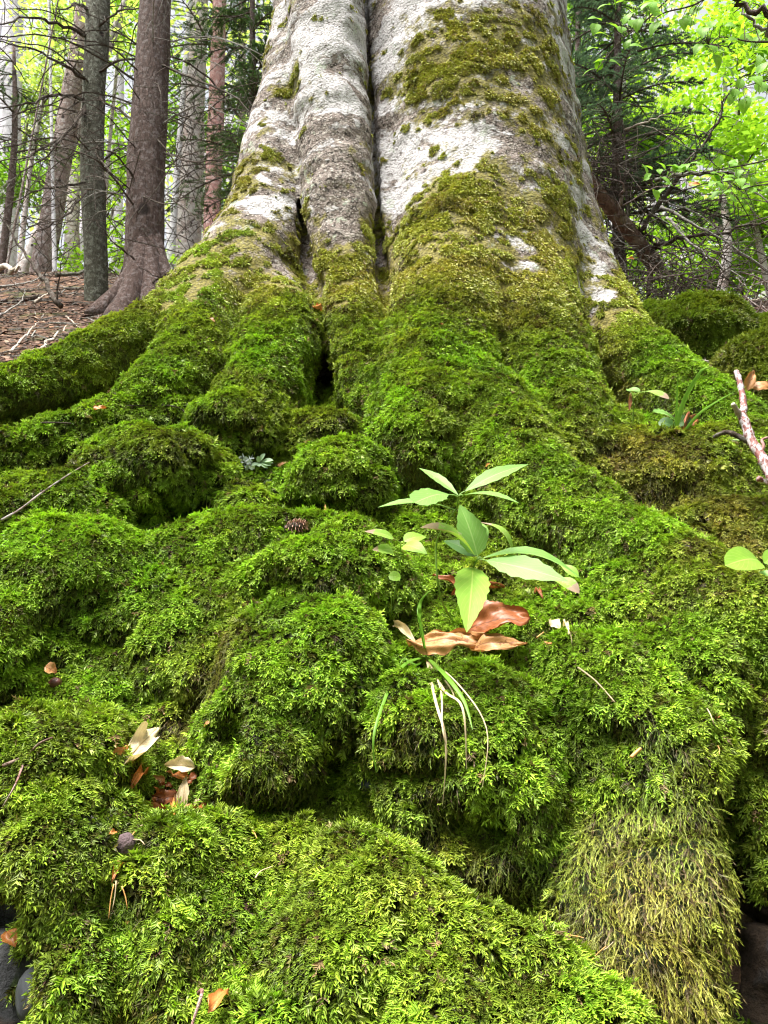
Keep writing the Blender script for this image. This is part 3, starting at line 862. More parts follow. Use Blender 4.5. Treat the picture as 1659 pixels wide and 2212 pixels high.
def spline(pts, sub=5):
    P = [Vector(p) for p in pts]; out = []
    for i in range(len(P) - 1):
        p0, p1, p2, p3 = P[max(i - 1, 0)], P[i], P[i + 1], P[min(i + 2, len(P) - 1)]
        for j in range(sub):
            t = j / sub
            out.append(0.5 * ((2 * p1) + (p2 - p0) * t + (2 * p0 - 5 * p1 + 4 * p2 - p3) * t * t + (3 * p1 - p0 - 3 * p2 + p3) * t ** 3))
    out.append(P[-1]); return out

def bark_mat(name, c1, c2, c3=None, sc=18, stretch=0.3, spots=0.0, bstr=0.8):
    t = NT(name); co = t.coords((1, 1, stretch))
    n1 = t.noise(sc, 6, 0.68, co, 0.4)
    c = t.ramp(n1, [(0.3, c1), (0.68, c2)])
    if c3: c = t.mix(t.ramp(t.noise(sc * .42, 8, 0.75, t.coords()), [(0.5, 0.0), (0.6, 0.85)]), c, c3)
    if spots:
        v = t.n('ShaderNodeTexVoronoi'); v.inputs['Scale'].default_value = spots; t.l(t.coords((1, 1, .8)), v.inputs['Vector'])
        c = t.mix(t.ramp(v.outputs['Distance'], [(0.10, 1.0), (0.17, 0.0)]), c, (0.03, 0.02, 0.018))
    return t.done(t.pbsdf(c, 0.88, t.bump(n1, bstr, 0.03), 0.15))
MB_SPRUCE = bark_mat('spruce_bark', (0.035, 0.022, 0.019), (0.165, 0.11, 0.098), (0.24, 0.20, 0.20), 85, 0.3, 4, 1.0)
MB_GREY = bark_mat('grey_mossy_bark', (0.035, 0.032, 0.024), (0.14, 0.135, 0.105), (0.27, 0.28, 0.24), 90, 0.4, 8)
MB_RED = bark_mat('reddish_bark', (0.20, 0.09, 0.085), (0.48, 0.27, 0.25), (0.52, 0.40, 0.39), 50, 0.4, 6)
MB_BROWN = bark_mat('brown_bark', (0.12, 0.08, 0.075), (0.32, 0.24, 0.225), (0.46, 0.42, 0.43), 50, 0.4, 6)
MB_PALE = bark_mat('pale_beech_bark', (0.25, 0.21, 0.20), (0.62, 0.58, 0.59), (0.36, 0.27, 0.25), 16, 1.5, 9)
MB_LILAC = bark_mat('far_pale_bark', (0.42, 0.40, 0.44), (0.74, 0.72, 0.78), None, 9, 0.8)  # pale tone stands in for haze over the far trunks
MB_DEAD = bark_mat('dead_twig_bark', (0.030, 0.022, 0.018), (0.12, 0.09, 0.075), (0.17, 0.16, 0.14), 60, 1.0)
MB_SILVER = bark_mat('weathered_twig_bark', (0.14, 0.13, 0.12), (0.42, 0.40, 0.38), None, 50, 1.0)
MB_FALLEN = bark_mat('fallen_spruce_bark', (0.07, 0.04, 0.032), (0.25, 0.15, 0.12), (0.33, 0.26, 0.22), 40, 1.0)
MB_BARE = bark_mat('barkless_wood', (0.30, 0.24, 0.20), (0.58, 0.52, 0.46), None, 30, 0.5)

def leaf_mat(name, c1, c2, fac=0.5):
    t = NT(name)
    a = t.attr('var').outputs['Fac']
    c = t.mix(a, c1, c2)
    return t.done(t.leafy(c, t.mix(1.0, c, (1.25, 1.15, 0.7), 'MULTIPLY'), fac, 0.5, 0.3))
ML_BEECH = leaf_mat('beech_leaf', (0.15, 0.34, 0.022), (0.34, 0.60, 0.045), 0.55)
ML_MID = leaf_mat('mid_green_leaf', (0.07, 0.18, 0.018), (0.20, 0.40, 0.04), 0.5)
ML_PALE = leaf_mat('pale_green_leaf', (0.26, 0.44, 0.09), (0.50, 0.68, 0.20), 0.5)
ML_NEEDLE = leaf_mat('spruce_needle', (0.018, 0.055, 0.022), (0.07, 0.15, 0.055), 0.2)
ML_NEEDLE_BLUE = leaf_mat('fir_needle', (0.035, 0.085, 0.055), (0.11, 0.20, 0.15), 0.2)

def leaf_cloud(cen, radii, n, size, seed=0, clump=0.5, flat=0.5, aspect=0.55):
    """n folded leaves spread in clumps through ellipsoids; returns verts, faces, var"""
    rng = np.random.default_rng(seed)
    cen = np.asarray(cen, float).reshape(-1, 3); radii = np.asarray(radii, float).reshape(-1, 3)
    vol = radii.prod(1); k = rng.choice(len(cen), n // 12 + 1, p=vol / vol.sum())
    d = rng.normal(size=(len(k), 3)); d /= np.linalg.norm(d, axis=1, keepdims=True)
    cc = cen[k] + d * rng.random((len(k), 1)) ** 0.45 * radii[k]
    j = rng.integers(0, len(cc), n)
    P = cc[j] + rng.normal(size=(n, 3)) * clump * size * np.array([1, 1, 0.5]) * 4
    s = size * (0.6 + 0.8 * rng.random((n, 1)))
    az = rng.random(n) * 2 * math.pi
    L = np.stack([np.cos(az), np.sin(az), rng.normal(size=n) * 0.35 - 0.15], 1); L /= np.linalg.norm(L, axis=1, keepdims=True)
    N_ = rng.normal(size=(n, 3)) * (1 - flat) + np.array([0, 0, 1.0])
    S = np.cross(L, N_); S /= np.linalg.norm(S, axis=1, keepdims=True)
    U = np.cross(S, L)
    V = np.stack([P, P + L * s * .5 + S * s * aspect * .5 + U * s * .06, P + L * s, P + L * s * .5 - S * s * aspect * .5 + U * s * .06], 1).reshape(-1, 3)
    Fc = np.arange(n * 4).reshape(n, 4)
    var = np.repeat(np.clip(rng.random(n) * .7 + rng.random(len(cc))[j] * .3, 0, 1), 4)
    return V, Fc, var

def needle_spray(V, Fc, var, pts, length, rng, droop=0.1, dens=1.0, w=0.0016):
    """needles along a twig, both sides"""
    for a, b in zip(pts, pts[1:]):
        d = (b - a); n = max(2, int(d.length / 0.006 * dens)); dn = d.normalized(); s = dn.cross(Vector((0, 0, 1))).normalized(); u = s.cross(dn)
        for i in range(n):
            p = a + d * (i / n)
            for sg in (-1, 1):
                q = (dn * rng.uniform(.3, .8) + s * sg * rng.uniform(.6, 1) + u * rng.uniform(-.2, .5)).normalized() * length * rng.uniform(.7, 1.1)
                k = len(V); wd = q.cross(u).normalized() * w
                V += [p - wd, p + wd, p + q]; Fc.append((k, k + 1, k + 2)); x = rng.random(); var += [x, x, x]

def conifer_bough(root, direction, L, seed, needles=True, droop=0.25):
    """one flat bough: axis, side twigs, hanging needles. Returns wood and needle geometry"""
    r = random.Random(seed); V, Fc = [], []; NV, NF, NVar = [], [], []
    d = Vector(direction).normalized(); side = d.cross(Vector((0, 0, 1))).normalized()
    ax = [root + d * L * t + Vector((0, 0, -droop * L * t * t + 0.05 * L * math.sin(t * 3))) for t in [i / 8 for i in range(9)]]
    tube(V, Fc, ax, [0.012 * L * (1 - .85 * i / 8) + .0015 for i in range(9)], 5)
    for i in range(1, 9):
        for sg in (-1, 1):
            for q in range(2):
                tl = L * (0.42 * (1 - i / 10)) * r.uniform(.6, 1.1)
                st = ax[i - 1].lerp(ax[i], r.random())
                td = (d * r.uniform(.5, 1.0) + side * sg * r.uniform(.6, 1.0)).normalized()
                tp = [st + td * tl * t + Vector((0, 0, -droop * 1.1 * tl * t * t)) for t in (0, .33, .66, 1)]
                tube(V, Fc, tp, [.0035, .0028, .002, .001], 3, False)
                if needles:
                    needle_spray(NV, NF, NVar, tp, 0.021, r, dens=.5, w=.0032)
                    for k in range(4):
                        s2 = tp[1].lerp(tp[3], r.random()); td2 = (td + side * sg * r.uniform(-.9, .9) + Vector((0, 0, -.3))).normalized()
                        t2 = [s2, s2 + td2 * tl * .35]
                        needle_spray(NV, NF, NVar, t2, 0.020, r, dens=.5, w=.0032)
    return V, Fc, NV, NF, NVar

def dead_branch(pts, r0, seed, twigs=8, tl=0.3, seg=6, fan=0.6, sub=5):
    """a bare curved branch with crooked side twigs; one mesh"""
    r = random.Random(seed); V, Fc = [], []
    P = spline(pts, sub); n = len(P)
    P = [p + Vector((r.gauss(0, 1), r.gauss(0, 1), r.gauss(0, 1))) * r0 * 0.5 * (i > 0) for i, p in enumerate(P)]
    tube(V, Fc, P, [r0 * (1 - 0.8 * i / (n - 1)) for i in range(n)], seg, rough=0.25, seed=seed)
    L = sum((b - a).length for a, b in zip(P, P[1:]))
    for k in range(twigs):
        i = r.randint(1, n - 2); d = (P[i + 1] - P[i - 1]).normalized()
        o = d.orthogonal(); o.rotate(Quaternion(d, r.uniform(0, 6.28)))
        td = (d * r.uniform(.2, 1.0) + o * fan).normalized(); ln = tl * r.uniform(.3, 1.1) * (1 - .5 * i / n)
        p = P[i]; tp = [p]
        for s in range(4):
            td = (td + Vector((r.gauss(0, .18), r.gauss(0, .18), r.gauss(0, .15) - .10))).normalized(); p = p + td * ln / 4; tp.append(p)
        rr = max(r0 * .35 * (1 - .5 * i / n), 0.0012)
        tube(V, Fc, tp, [rr, rr * .8, rr * .6, rr * .45, rr * .3], 4, False)
        if ln > tl * .45:
            for j in (1, 2, 3):
                e = tp[j] + (td + Vector((r.gauss(0, .7), r.gauss(0, .7), r.gauss(0, .5)))).normalized() * ln * .35
                tube(V, Fc, [tp[j], tp[j].lerp(e, .5) + Vector((0, 0, -.01)), e], [rr * .5, rr * .35, rr * .2], 3, False)
    return V, Fc

def trunk_of(root, pts, mat, seed=0, flare=1.6, seg=18, name='trunk', warts=0.06):
    """pts: (world point, radius) from the foot up"""
    cs = spline([p for p, _ in pts], 6); rr = np.interp(np.linspace(0, len(pts) - 1, len(cs)), range(len(pts)), [q for _, q in pts])
    V, Fc = [], []
    rr = [q * (1 + (flare - 1) * max(0, 1 - i / 3.0) ** 2) for i, q in enumerate(rr)]
    tube(V, Fc, cs, rr, seg, rough=warts, seed=seed)
    A = np.array([tuple(v) for v in V])
    cidx = np.repeat(np.arange(len(cs)), seg); C = np.array([tuple(c) for c in cs])[cidx]
    lob = fbm(A * [1, 1, .35], 5, seed, 2) - .5
    A = C + (A - C) * (1 + lob * 0.35)[:, None]
    return mesh_obj(name, A, Fc, mat, root, True)

def at_y(x, y, Y): return px(x, y, Y)

def standing(name, label, x0, y0, Y, xt, yt, w0, w1, mat, seed, base_drop=0.5, Yt=None, flare=1.6, group=None, cat='tree', bend=0.0, extend=4.0):
    a = px(x0, y0, Y)
    g = gpoint(a.x, a.y)
    if g.z < a.z: a0 = Vector((a.x, a.y, g.z - 0.12))
    else: a0 = a
    root = empty(name, a0); tag(root, label, cat, group)
    b = px(xt, yt, Yt or Y)
    up = (b - a).normalized()
    mid = a.lerp(b, 0.5) + Vector((bend, 0, 0))
    top = b + up * extend
    pts = [(a0 - up * 0.05, rad(w0, a) * 1.0), (a, rad(w0, a)), (mid, rad((w0 + w1) / 2, mid)), (b, rad(w1, b)), (top, rad(w1, b) * .75)]
    if (a - a0).length < 0.08: pts = pts[1:]
    trunk_of(root, pts, mat, seed, flare)
    return root, a, b

def add_branches(root, a, b, rad0, n, seed, lmin=.5, lmax=1.3, mat=None, zlo=0.1, zhi=1.0, droop=-.25, twigs=7, r0=0.008, name='branch', az=None):
    r = random.Random(seed)
    for k in range(n):
        t = r.uniform(zlo, zhi); p = a.lerp(b, t); ang = r.uniform(0, 6.28) if az is None else r.uniform(*az)
        L = r.uniform(lmin, lmax); d = Vector((math.cos(ang), math.sin(ang), 0))
        s = p + d * rad0 * .8
        pts = [s, s + d * L * .35 + Vector((0, 0, .06 * L)), s + d * L * .7 + Vector((r.gauss(0, .05), 0, droop * L * .35)), s + d * L + Vector((r.gauss(0, .1), r.gauss(0, .1), droop * L))]
        V, Fc = dead_branch(pts, r0 * r.uniform(.6, 1.3), seed * 100 + k, twigs, L * .5, 5)
        mesh_obj(name, V, Fc, mat or MB_DEAD, root)

# --- left: the two near spruces
T1, a1, b1 = standing('spruce_tree', 'thick dark brown spruce with flared foot, nearest trunk behind the left root', 306, 655, 4.2, 338, -60, 44, 34, MB_SPRUCE, 3, Yt=4.2, flare=1.7)
for (p0, p1, p2, r0, r1) in [((318, 440, 4.2), (285, 590, 4.08), (200, 690, 3.92), 14, 20), ((322, 450, 4.2), (350, 580, 4.12), (400, 660, 4.0), 14, 22), ((318, 480, 4.2), (292, 610, 4.0), (250, 705, 3.85), 16, 30), ((322, 480, 4.2), (325, 620, 4.02), (332, 710, 3.88), 16, 32)]:
    P = [px(*p0), px(*p1), px(*p2)]; V, Fc = [], []; S = spline(P, 5)
    tube(V, Fc, S, [rad(r0 + (r1 - r0) * i / (len(S) - 1), S[0]) for i in range(len(S))], 10, rough=.12); mesh_obj('root', V, Fc, MB_SPRUCE, T1, True)
T2, a2, b2 = standing('spruce_tree', 'slim grey-green lichened spruce just left of the thick dark one', 208, 625, 4.5, 214, -60, 25, 24, MB_GREY, 5, flare=1.35, bend=-0.035)
def px_branch(root, pts, rpx, seed, twigs=6, tl=.25, mat=None, name='branch', label=None):
    P = [px(*p) for p in pts]; V, Fc = dead_branch(P, rad(rpx, P[0]), seed, twigs, tl)
    o = mesh_obj(name, V, Fc, mat or MB_DEAD, root)
    if label: o['label'] = label
    return o
for i, (pts, r) in enumerate([
    ([(188, 78, 4.45), (120, 50, 4.3), (60, 36, 4.1), (-20, 52, 3.9)], 4.5), ([(186, 170, 4.45), (130, 135, 4.3), (60, 105, 4.2), (-20, 88, 4.1)], 4.2),
    ([(184, 215, 4.45), (130, 205, 4.35), (60, 222, 4.2), (-20, 236, 4.1)], 4.5), ([(188, 225, 4.45), (150, 280, 4.3), (80, 330, 4.1), (-15, 352, 3.9)], 4.5),
    ([(184, 240, 4.4), (140, 290, 4.2), (90, 345, 4.1), (22, 376, 4.0)], 3.2), ([(215, 155, 4.45), (270, 128, 4.3), (350, 135, 4.2), (470, 205, 4.1)], 3.2),
    ([(215, 210, 4.45), (290, 260, 4.3), (350, 310, 4.1), (400, 390, 4.0)], 3.0), ([(185, 395, 4.4), (120, 405, 4.3), (60, 420, 4.2), (-10, 470, 4.1)], 3.0),
    ([(190, 410, 4.4), (140, 465, 4.2), (80, 500, 4.1), (20, 540, 4.0)], 2.5), ([(205, 330, 4.4), (260, 400, 4.2), (300, 480, 4.1), (350, 560, 4.0)], 2.2),
    ([(212, 60, 4.45), (250, 30, 4.3), (300, 20, 4.2), (380, 40, 4.1)], 3.0), ([(190, 20, 4.45), (160, 10, 4.3), (120, 30, 4.2)], 4.0)]):
    px_branch(T2, pts, r, 200 + i, 9, .35)
add_branches(T2, a2, b2, .07, 16, 12, .4, 1.0, MB_DEAD, .25, 1.0, -.35, 8, .006)
for i, (pts, r) in enumerate([
    ([(350, 140, 4.8), (430, 175, 4.6), (500, 205, 4.5), (560, 260, 4.4)], 3.2), ([(300, 420, 4.8), (350, 440, 4.5), (410, 430, 4.3)], 2.2), ([(365, 240, 4.8), (440, 270, 4.6), (510, 262, 4.4)], 2.4),
    ([(290, 560, 4.6), (240, 520, 4.4), (200, 470, 4.2)], 2.2), ([(330, 610, 4.6), (390, 575, 4.4), (460, 582, 4.3)], 2.4), ([(355, 330, 4.8), (430, 350, 4.6), (520, 330, 4.5)], 2.6), ([(360, 420, 4.8), (420, 470, 4.6), (470, 540, 4.5)], 2.2),
    ([(380, 615, 4.5), (340, 600, 4.4), (300, 575, 4.3)], 2.2)]):
    px_branch(T1, [(x, y, Y - .65) for x, y, Y in pts], r, 240 + i, 8, .3)
add_branches(T1, a1, b1, .11, 26, 14, .5, 1.3, MB_DEAD, .15, 1.0, -.3, 9, .006)
add_branches(T1, a1, b1, .11, 12, 15, .5, 1.0, MB_SILVER, .1, .8, -.4, 8, .005)

# --- left: farther trunks, their barks paled to imitate haze
far_trunks = [
    ('brown_trunk', 'leaning brown trunk left of the grey-green spruce', 92, 590, 8.5, 168, 120, 25, 20, MB_BROWN),
    ('pale', 'broad pale pinkish trunk right behind the dark spruce', 398, 600, 9.5, 425, 60, 34, 22, MB_PALE),
    ('red', 'pinkish red spruce trunk close to the beech', 456, 530, 8.0, 476, -40, 19, 15, MB_RED),
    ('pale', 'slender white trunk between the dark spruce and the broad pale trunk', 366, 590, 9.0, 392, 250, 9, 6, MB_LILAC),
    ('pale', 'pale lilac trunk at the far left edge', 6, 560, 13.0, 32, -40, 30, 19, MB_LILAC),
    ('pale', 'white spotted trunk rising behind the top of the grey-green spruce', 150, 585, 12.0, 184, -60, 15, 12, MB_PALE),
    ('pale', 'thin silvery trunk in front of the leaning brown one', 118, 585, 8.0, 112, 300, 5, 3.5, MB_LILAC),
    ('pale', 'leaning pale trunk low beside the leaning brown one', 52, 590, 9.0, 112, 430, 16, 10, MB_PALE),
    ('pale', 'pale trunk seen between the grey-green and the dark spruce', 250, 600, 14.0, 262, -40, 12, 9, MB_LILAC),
    ('pale', 'faint trunk half hidden behind the foot of the grey-green spruce', 160, 590, 15.0, 158, 300, 12, 9, MB_BROWN),
    ('dark', 'thin dark leaning stem at the left edge', 15, 575, 7.0, 68, 300, 3, 2, MB_BROWN),
    ('pale', 'grey trunk between the red trunk and the beech', 520, 560, 13.0, 524, -40, 9, 7, MB_BROWN),
    ('pale', 'narrow grey trunk touching the beech high up', 596, 400, 9.0, 598, -60, 11, 10, MB_LILAC),
]
for i, (k, lb, x0, y0, Y, xt, yt, w0, w1, mat) in enumerate(far_trunks):
    r_, a_, b_ = standing('forest_tree', lb, x0, y0, Y, xt, yt, w0, w1, mat, 20 + i, flare=1.4, group='trees beyond the crest of the slope', extend=5)
    add_branches(r_, a_, b_, .08, 7, 300 + i, .4, 1.2, MB_DEAD, .3, 1.1, -.3, 5, .007)
    nl = int(900)
    top = b_ + (b_ - a_).normalized() * 2.5
    if i in (3, 4, 5, 8, 10):
        V, Fc, var = leaf_cloud([tuple(top), tuple(top + Vector((.6, 1, 1)))], [(1.6, 1.6, 1.5), (1.3, 1.3, 1.5)], nl, .09, 50 + i)
        mesh_obj('crown', V, Fc, ML_PALE if i != 8 else ML_BEECH, r_, attrs={'var': var})

def leafy_tree(name, label, x, y, Y, spread, nleaf, size, mat, seed, barkm=MB_PALE, group='leafy young trees beyond the slope', hgt=None, lumps=7, tr=0.04):
    """young broadleaf tree whose crown centre lies at photo x, y; its trunk goes down to the ground"""
    r = random.Random(seed); c = px(x, y, Y); sx, sy, sz = spread
    foot = gpoint(c.x + r.uniform(-.3, .3), c.y)
    root = empty(name, foot); tag(root, label, 'tree', group)
    top = c + Vector((0, 0, sz * .8))
    pts = [(foot - Vector((0, 0, .1)), tr), (foot.lerp(c, .5) + Vector((r.uniform(-.15, .15), 0, 0)), tr * .8), (c, tr * .55), (top, tr * .2)]
    trunk_of(root, pts, barkm, seed, 1.3, 8)
    cen, rd = [], []
    for k in range(lumps):
        a = r.uniform(0, 6.28); q = r.uniform(.2, .75)
        p = c + Vector((math.cos(a) * sx * q, math.sin(a) * sy * q, r.uniform(-.8, .8) * sz)); cen.append(tuple(p)); s = r.uniform(.3, .55); rd.append((sx * s, sy * s, sz * s * .6))
        st = foot.lerp(top, min(.95, max(.25, (p.z - foot.z - .2) / max(.3, top.z - foot.z))))
        V, Fc = dead_branch([st, st.lerp(p, .5) + Vector((0, 0, .05)), p], tr * .3, seed * 31 + k, 4, .4, 4)
        mesh_obj('limb', V, Fc, MB_DEAD, root)
    V, Fc, var = leaf_cloud(cen, rd, nleaf, size, seed)
    mesh_obj('crown', V, Fc, mat, root, attrs={'var': var})
    return root

LT = [
    ('bright green leafy tree behind the upper left branches', 110, 130, 9.5, (1.0, .9, .8), 2600, .07, ML_PALE),
    ('yellow-green young tree between the grey-green and the dark spruce', 258, 90, 10, (.55, .7, 1.3), 2200, .07, ML_BEECH),
    ('olive leafy sapling low behind the left edge', 60, 420, 12, (1.3, 1, .8), 2000, .08, ML_MID),
    ('thin leafy sapling behind the gap left of the dark spruce', 250, 420, 11, (.7, .7, 1.2), 2000, .08, ML_BEECH),
    ('sapling with small leaves behind the red trunk', 500, 400, 10, (.6, .7, 1.1), 1800, .07, ML_MID),
    ('tall leafy tree whose crown fills the gap behind the pale pinkish trunk', 430, 280, 12, (1.2, 1, 1.5), 2600, .08, ML_MID),
    ('pale leafy tree under the sky gap at top left', 60, 260, 14, (1.6, 1, .9), 2400, .09, ML_PALE),
    ('low bright bush beyond the crest under the dark spruce', 250, 560, 9, (1.3, .6, .25), 1500, .07, ML_BEECH),
    ('bright yellow-green beech filling the right edge', 1600, 330, 6.5, (1.0, .8, .9), 4200, .065, ML_BEECH),
    ('bright beech between the dark fir and the right edge', 1440, 260, 8.0, (.9, .8, .9), 3800, .07, ML_BEECH),
    ('sunlit beech sapling low behind the bare twigs', 1520, 560, 7.0, (1.2, .8, .45), 4200, .065, ML_BEECH),
    ('sunlit beech behind the long fallen branch', 1640, 500, 8.5, (1.2, 1, .9), 3600, .07, ML_BEECH),
    ('mid green sapling with dark leaves right of the fallen trunk', 1560, 420, 5.0, (.45, .4, .16), 420, .06, ML_MID),
    ('leafy tree above the dark fir', 1330, 60, 8.0, (1.1, .9, .7), 3000, .065, ML_MID),
    ('bright crown high in the right corner', 1560, 90, 8.5, (1.3, 1, .8), 4000, .07, ML_BEECH),
    ('yellow-green sapling behind the root of the fallen trunk', 1350, 560, 9.0, (1.0, .8, .5), 2600, .07, ML_BEECH),
    ('beech far behind the dark fir', 1300, 330, 12.0, (1.6, 1, 1.6), 3200, .09, ML_BEECH),
]
for i, (lb, x, y, Y, sp, n, sz, mat) in enumerate(LT):
    leafy_tree('young_tree', lb, x, y, Y, sp, n, sz, mat, 400 + i)

def conifer(name, label, x0, Y, zlo, zhi, seed, mat, nb, L0, lean=0.0, blo=0.0, tr=.05, spread=6.28, az0=0.0):
    """zlo, zhi: photo y of the lowest bough and of the top"""
    r = random.Random(seed); base = px(x0, zlo, Y); top = px(x0 + lean, zhi, Y); foot = gpoint(base.x, base.y)
    root = empty(name, foot); tag(root, label, 'tree')
    trunk_of(root, [(foot - Vector((0, 0, .1)), tr), (base, tr * .8), (top, tr * .35)], MB_SPRUCE, seed, 1.3, 8)
    for k in range(nb):
        t = k / nb; p = base.lerp(top, t * .97); a = az0 + r.uniform(-.5, .5) * spread
        L = L0 * (1 - .45 * t) * r.uniform(.7, 1.15)
        V, Fc, NV, NF, NVar = conifer_bough(p, (math.cos(a), math.sin(a), r.uniform(-.15, .2)), L, seed * 50 + k)
        b = mesh_obj('bough', V, Fc, MB_DEAD, root)
        mesh_obj('needles', NV, NF, mat, b, attrs={'var': NVar})['kind'] = 'stuff'
conifer('fir_tree', 'dark blue-green fir growing right behind the beech trunk', 1335, 4.3, 470, -60, 61, ML_NEEDLE_BLUE, 34, 0.85)
conifer('spruce_tree', 'dark green young spruce between the pale trunks and the beech', 545, 5.6, 420, -80, 62, ML_NEEDLE, 30, 0.75)
conifer('spruce_tree', 'green spruce standing farther back above the red trunk', 470, 8.5, 250, -200, 63, ML_NEEDLE, 18, 1.3)
conifer('spruce_tree', 'feathery spruce behind the lower left dead branches', 30, 8.0, 330, 100, 64, ML_NEEDLE, 8, 1.0)
conifer('fir_tree', 'dark fir standing behind the first one, close to the beech edge', 1250, 6.5, 330, -120, 65, ML_NEEDLE, 14, 1.0)

# --- far woods as one mass each: more leaf clumps and stems than one could count
def far_woods():
    rng = np.random.default_rng(5); cen, rd = [], []
    V, Fc = [], []
    for k in range(150):
        x = rng.uniform(-24, 24); y = rng.uniform(15, 34); g = float(ground_z(np.array([x]), np.array([y]))[0]); h = rng.uniform(7, 16)
        tube(V, Fc, [Vector((x, y, g - .3)), Vector((x + rng.uniform(-.3, .3), y, g + h * .6)), Vector((x + rng.uniform(-.6, .6), y, g + h + 3))], [.16, .12, .05], 6)
        for q in range(5):
            if x / y < -0.22 and rng.random() < .62: continue
            cen.append((x + rng.normal() * 1.4, y + rng.normal(), g + h * rng.uniform(.15, 1.2))); rd.append((1.8, 1.5, 1.0))
    o = mesh_obj('far_stems', V, Fc, MB_LILAC)
    tag(o, 'thin stems of the woods farthest up the slope, paled with painted haze', 'woods', kind='stuff')
    LV, LF, var = leaf_cloud(cen, rd, 42000, .19, 9, .5)  # haze of the far leaves is only in their pale colour
    tag(mesh_obj('far_foliage', LV, LF, ML_PALE, attrs={'var': var}), 'light green foliage of the far woods, haze painted into its pale colour', 'woods', kind='stuff')
    cen, rd = [], []  # unseen leaf clumps around the camera, added to cut low light
    for k in range(70):
        a = rng.uniform(.05, .95) * math.pi; R = rng.uniform(6, 15); x = math.cos(a) * R; y = -math.sin(a) * R - 1.0; h = rng.uniform(3, 9)
        cen.append((x, y, rng.uniform(0, 7))); rd.append((2.0, 2.0, 1.6))
    for k in range(26):
        s = rng.choice([-1, 1]); cen.append((s * rng.uniform(5, 9), rng.uniform(-2, 5), rng.uniform(1, 8))); rd.append((1.5, 1.5, 1.6))
    LV, LF, var = leaf_cloud(cen, rd, 52000, .28, 10, .6)
    tag(mesh_obj('light_blocking_woods', LV, LF, ML_MID, attrs={'var': var}), 'unseen woods behind and beside the camera, added to block low sky light', 'woods', kind='stuff')
far_woods()
# ------------------------------------------------------------------ leaves with veins
def veined(name, c1, c2, vein, blotch=None, blotch_at=0.6, fac=0.35, rough=0.5, sc=60, end=None):
    t = NT(name); u = t.attr('lu').outputs['Fac']; v = t.attr('lv').outputs['Fac']; co = t.coords()
    au = t.math('ABSOLUTE', u)
    c = t.mix(t.noise(sc, 4, 0.6, co), c1, c2)
    mid = t.math('LESS_THAN', au, 0.05)
    w = t.math('ADD', t.math('MULTIPLY', v, 9.0), t.math('MULTIPLY', au, -3.2))
    fr = t.math('ABSOLUTE', t.math('SUBTRACT', t.math('FRACT', w), 0.5))
    side = t.math('GREATER_THAN', fr, 0.455)
    vv = t.math('MAXIMUM', t.math('MULTIPLY', mid, 0.8), t.math('MULTIPLY', side, 0.45))
    c = t.mix(vv, c, vein)
    if blotch:
        c = t.mix(t.ramp(t.noise(70, 5, 0.7, co), [(blotch_at, 0.0), (blotch_at + .04, 0.85)]), c, blotch)
    if end:
        e = t.math('ADD', v, t.math('MULTIPLY', t.noise(90, 3, .6, co), 0.3))
        c = t.mix(t.ramp(e, [(0.86, 0.0), (0.90, 1.0)]), c, end)
    h = t.math('MULTIPLY', vv, -1.0)
    return t.done(t.leafy(c, t.mix(1.0, c, (1.3, 1.2, .8), 'MULTIPLY'), fac, rough, 0.35, t.bump(h, 0.5, 0.002)))
MG = veined('fresh_leaf', (0.14, 0.30, 0.055), (0.22, 0.42, 0.09), (0.32, 0.50, 0.16), (0.36, 0.46, 0.22), 0.64)
MGY = veined('yellow_green_leaf', (0.20, 0.40, 0.040), (0.30, 0.50, 0.065), (0.42, 0.58, 0.12), (0.45, 0.50, 0.2), 0.68)
MGB = veined('blemished_leaf', (0.20, 0.37, 0.05), (0.28, 0.45, 0.07), (0.38, 0.52, 0.14), (0.42, 0.36, 0.22), 0.60, end=(0.36, 0.26, 0.19))
MGD = veined('deep_green_leaf', (0.03, 0.09, 0.015), (0.06, 0.15, 0.025), (0.10, 0.2, 0.05))
MBL = veined('young_beech_leaf', (0.13, 0.34, 0.020), (0.24, 0.50, 0.04), (0.30, 0.52, 0.08), None, fac=.5)
MD1 = veined('red_brown_dead_leaf', (0.15, 0.042, 0.012), (0.30, 0.095, 0.028), (0.10, 0.03, 0.01), (0.06, 0.02, 0.01), 0.6, 0.15, 0.45)
MD2 = veined('tan_dead_leaf', (0.32, 0.125, 0.04), (0.55, 0.30, 0.13), (0.20, 0.08, 0.03), (0.18, 0.06, 0.02), 0.58, 0.15, 0.45)
MD3 = veined('cream_dead_leaf', (0.50, 0.38, 0.20), (0.72, 0.64, 0.46), (0.40, 0.27, 0.12), (0.36, 0.20, 0.08), 0.66, 0.2, 0.5)
MD4 = veined('orange_dead_leaf', (0.40, 0.13, 0.035), (0.55, 0.23, 0.06), (0.28, 0.09, 0.03), (0.14, 0.05, 0.02), 0.64, 0.15, 0.4)

def V3(p): return px(*p) if not isinstance(p, Vector) else p

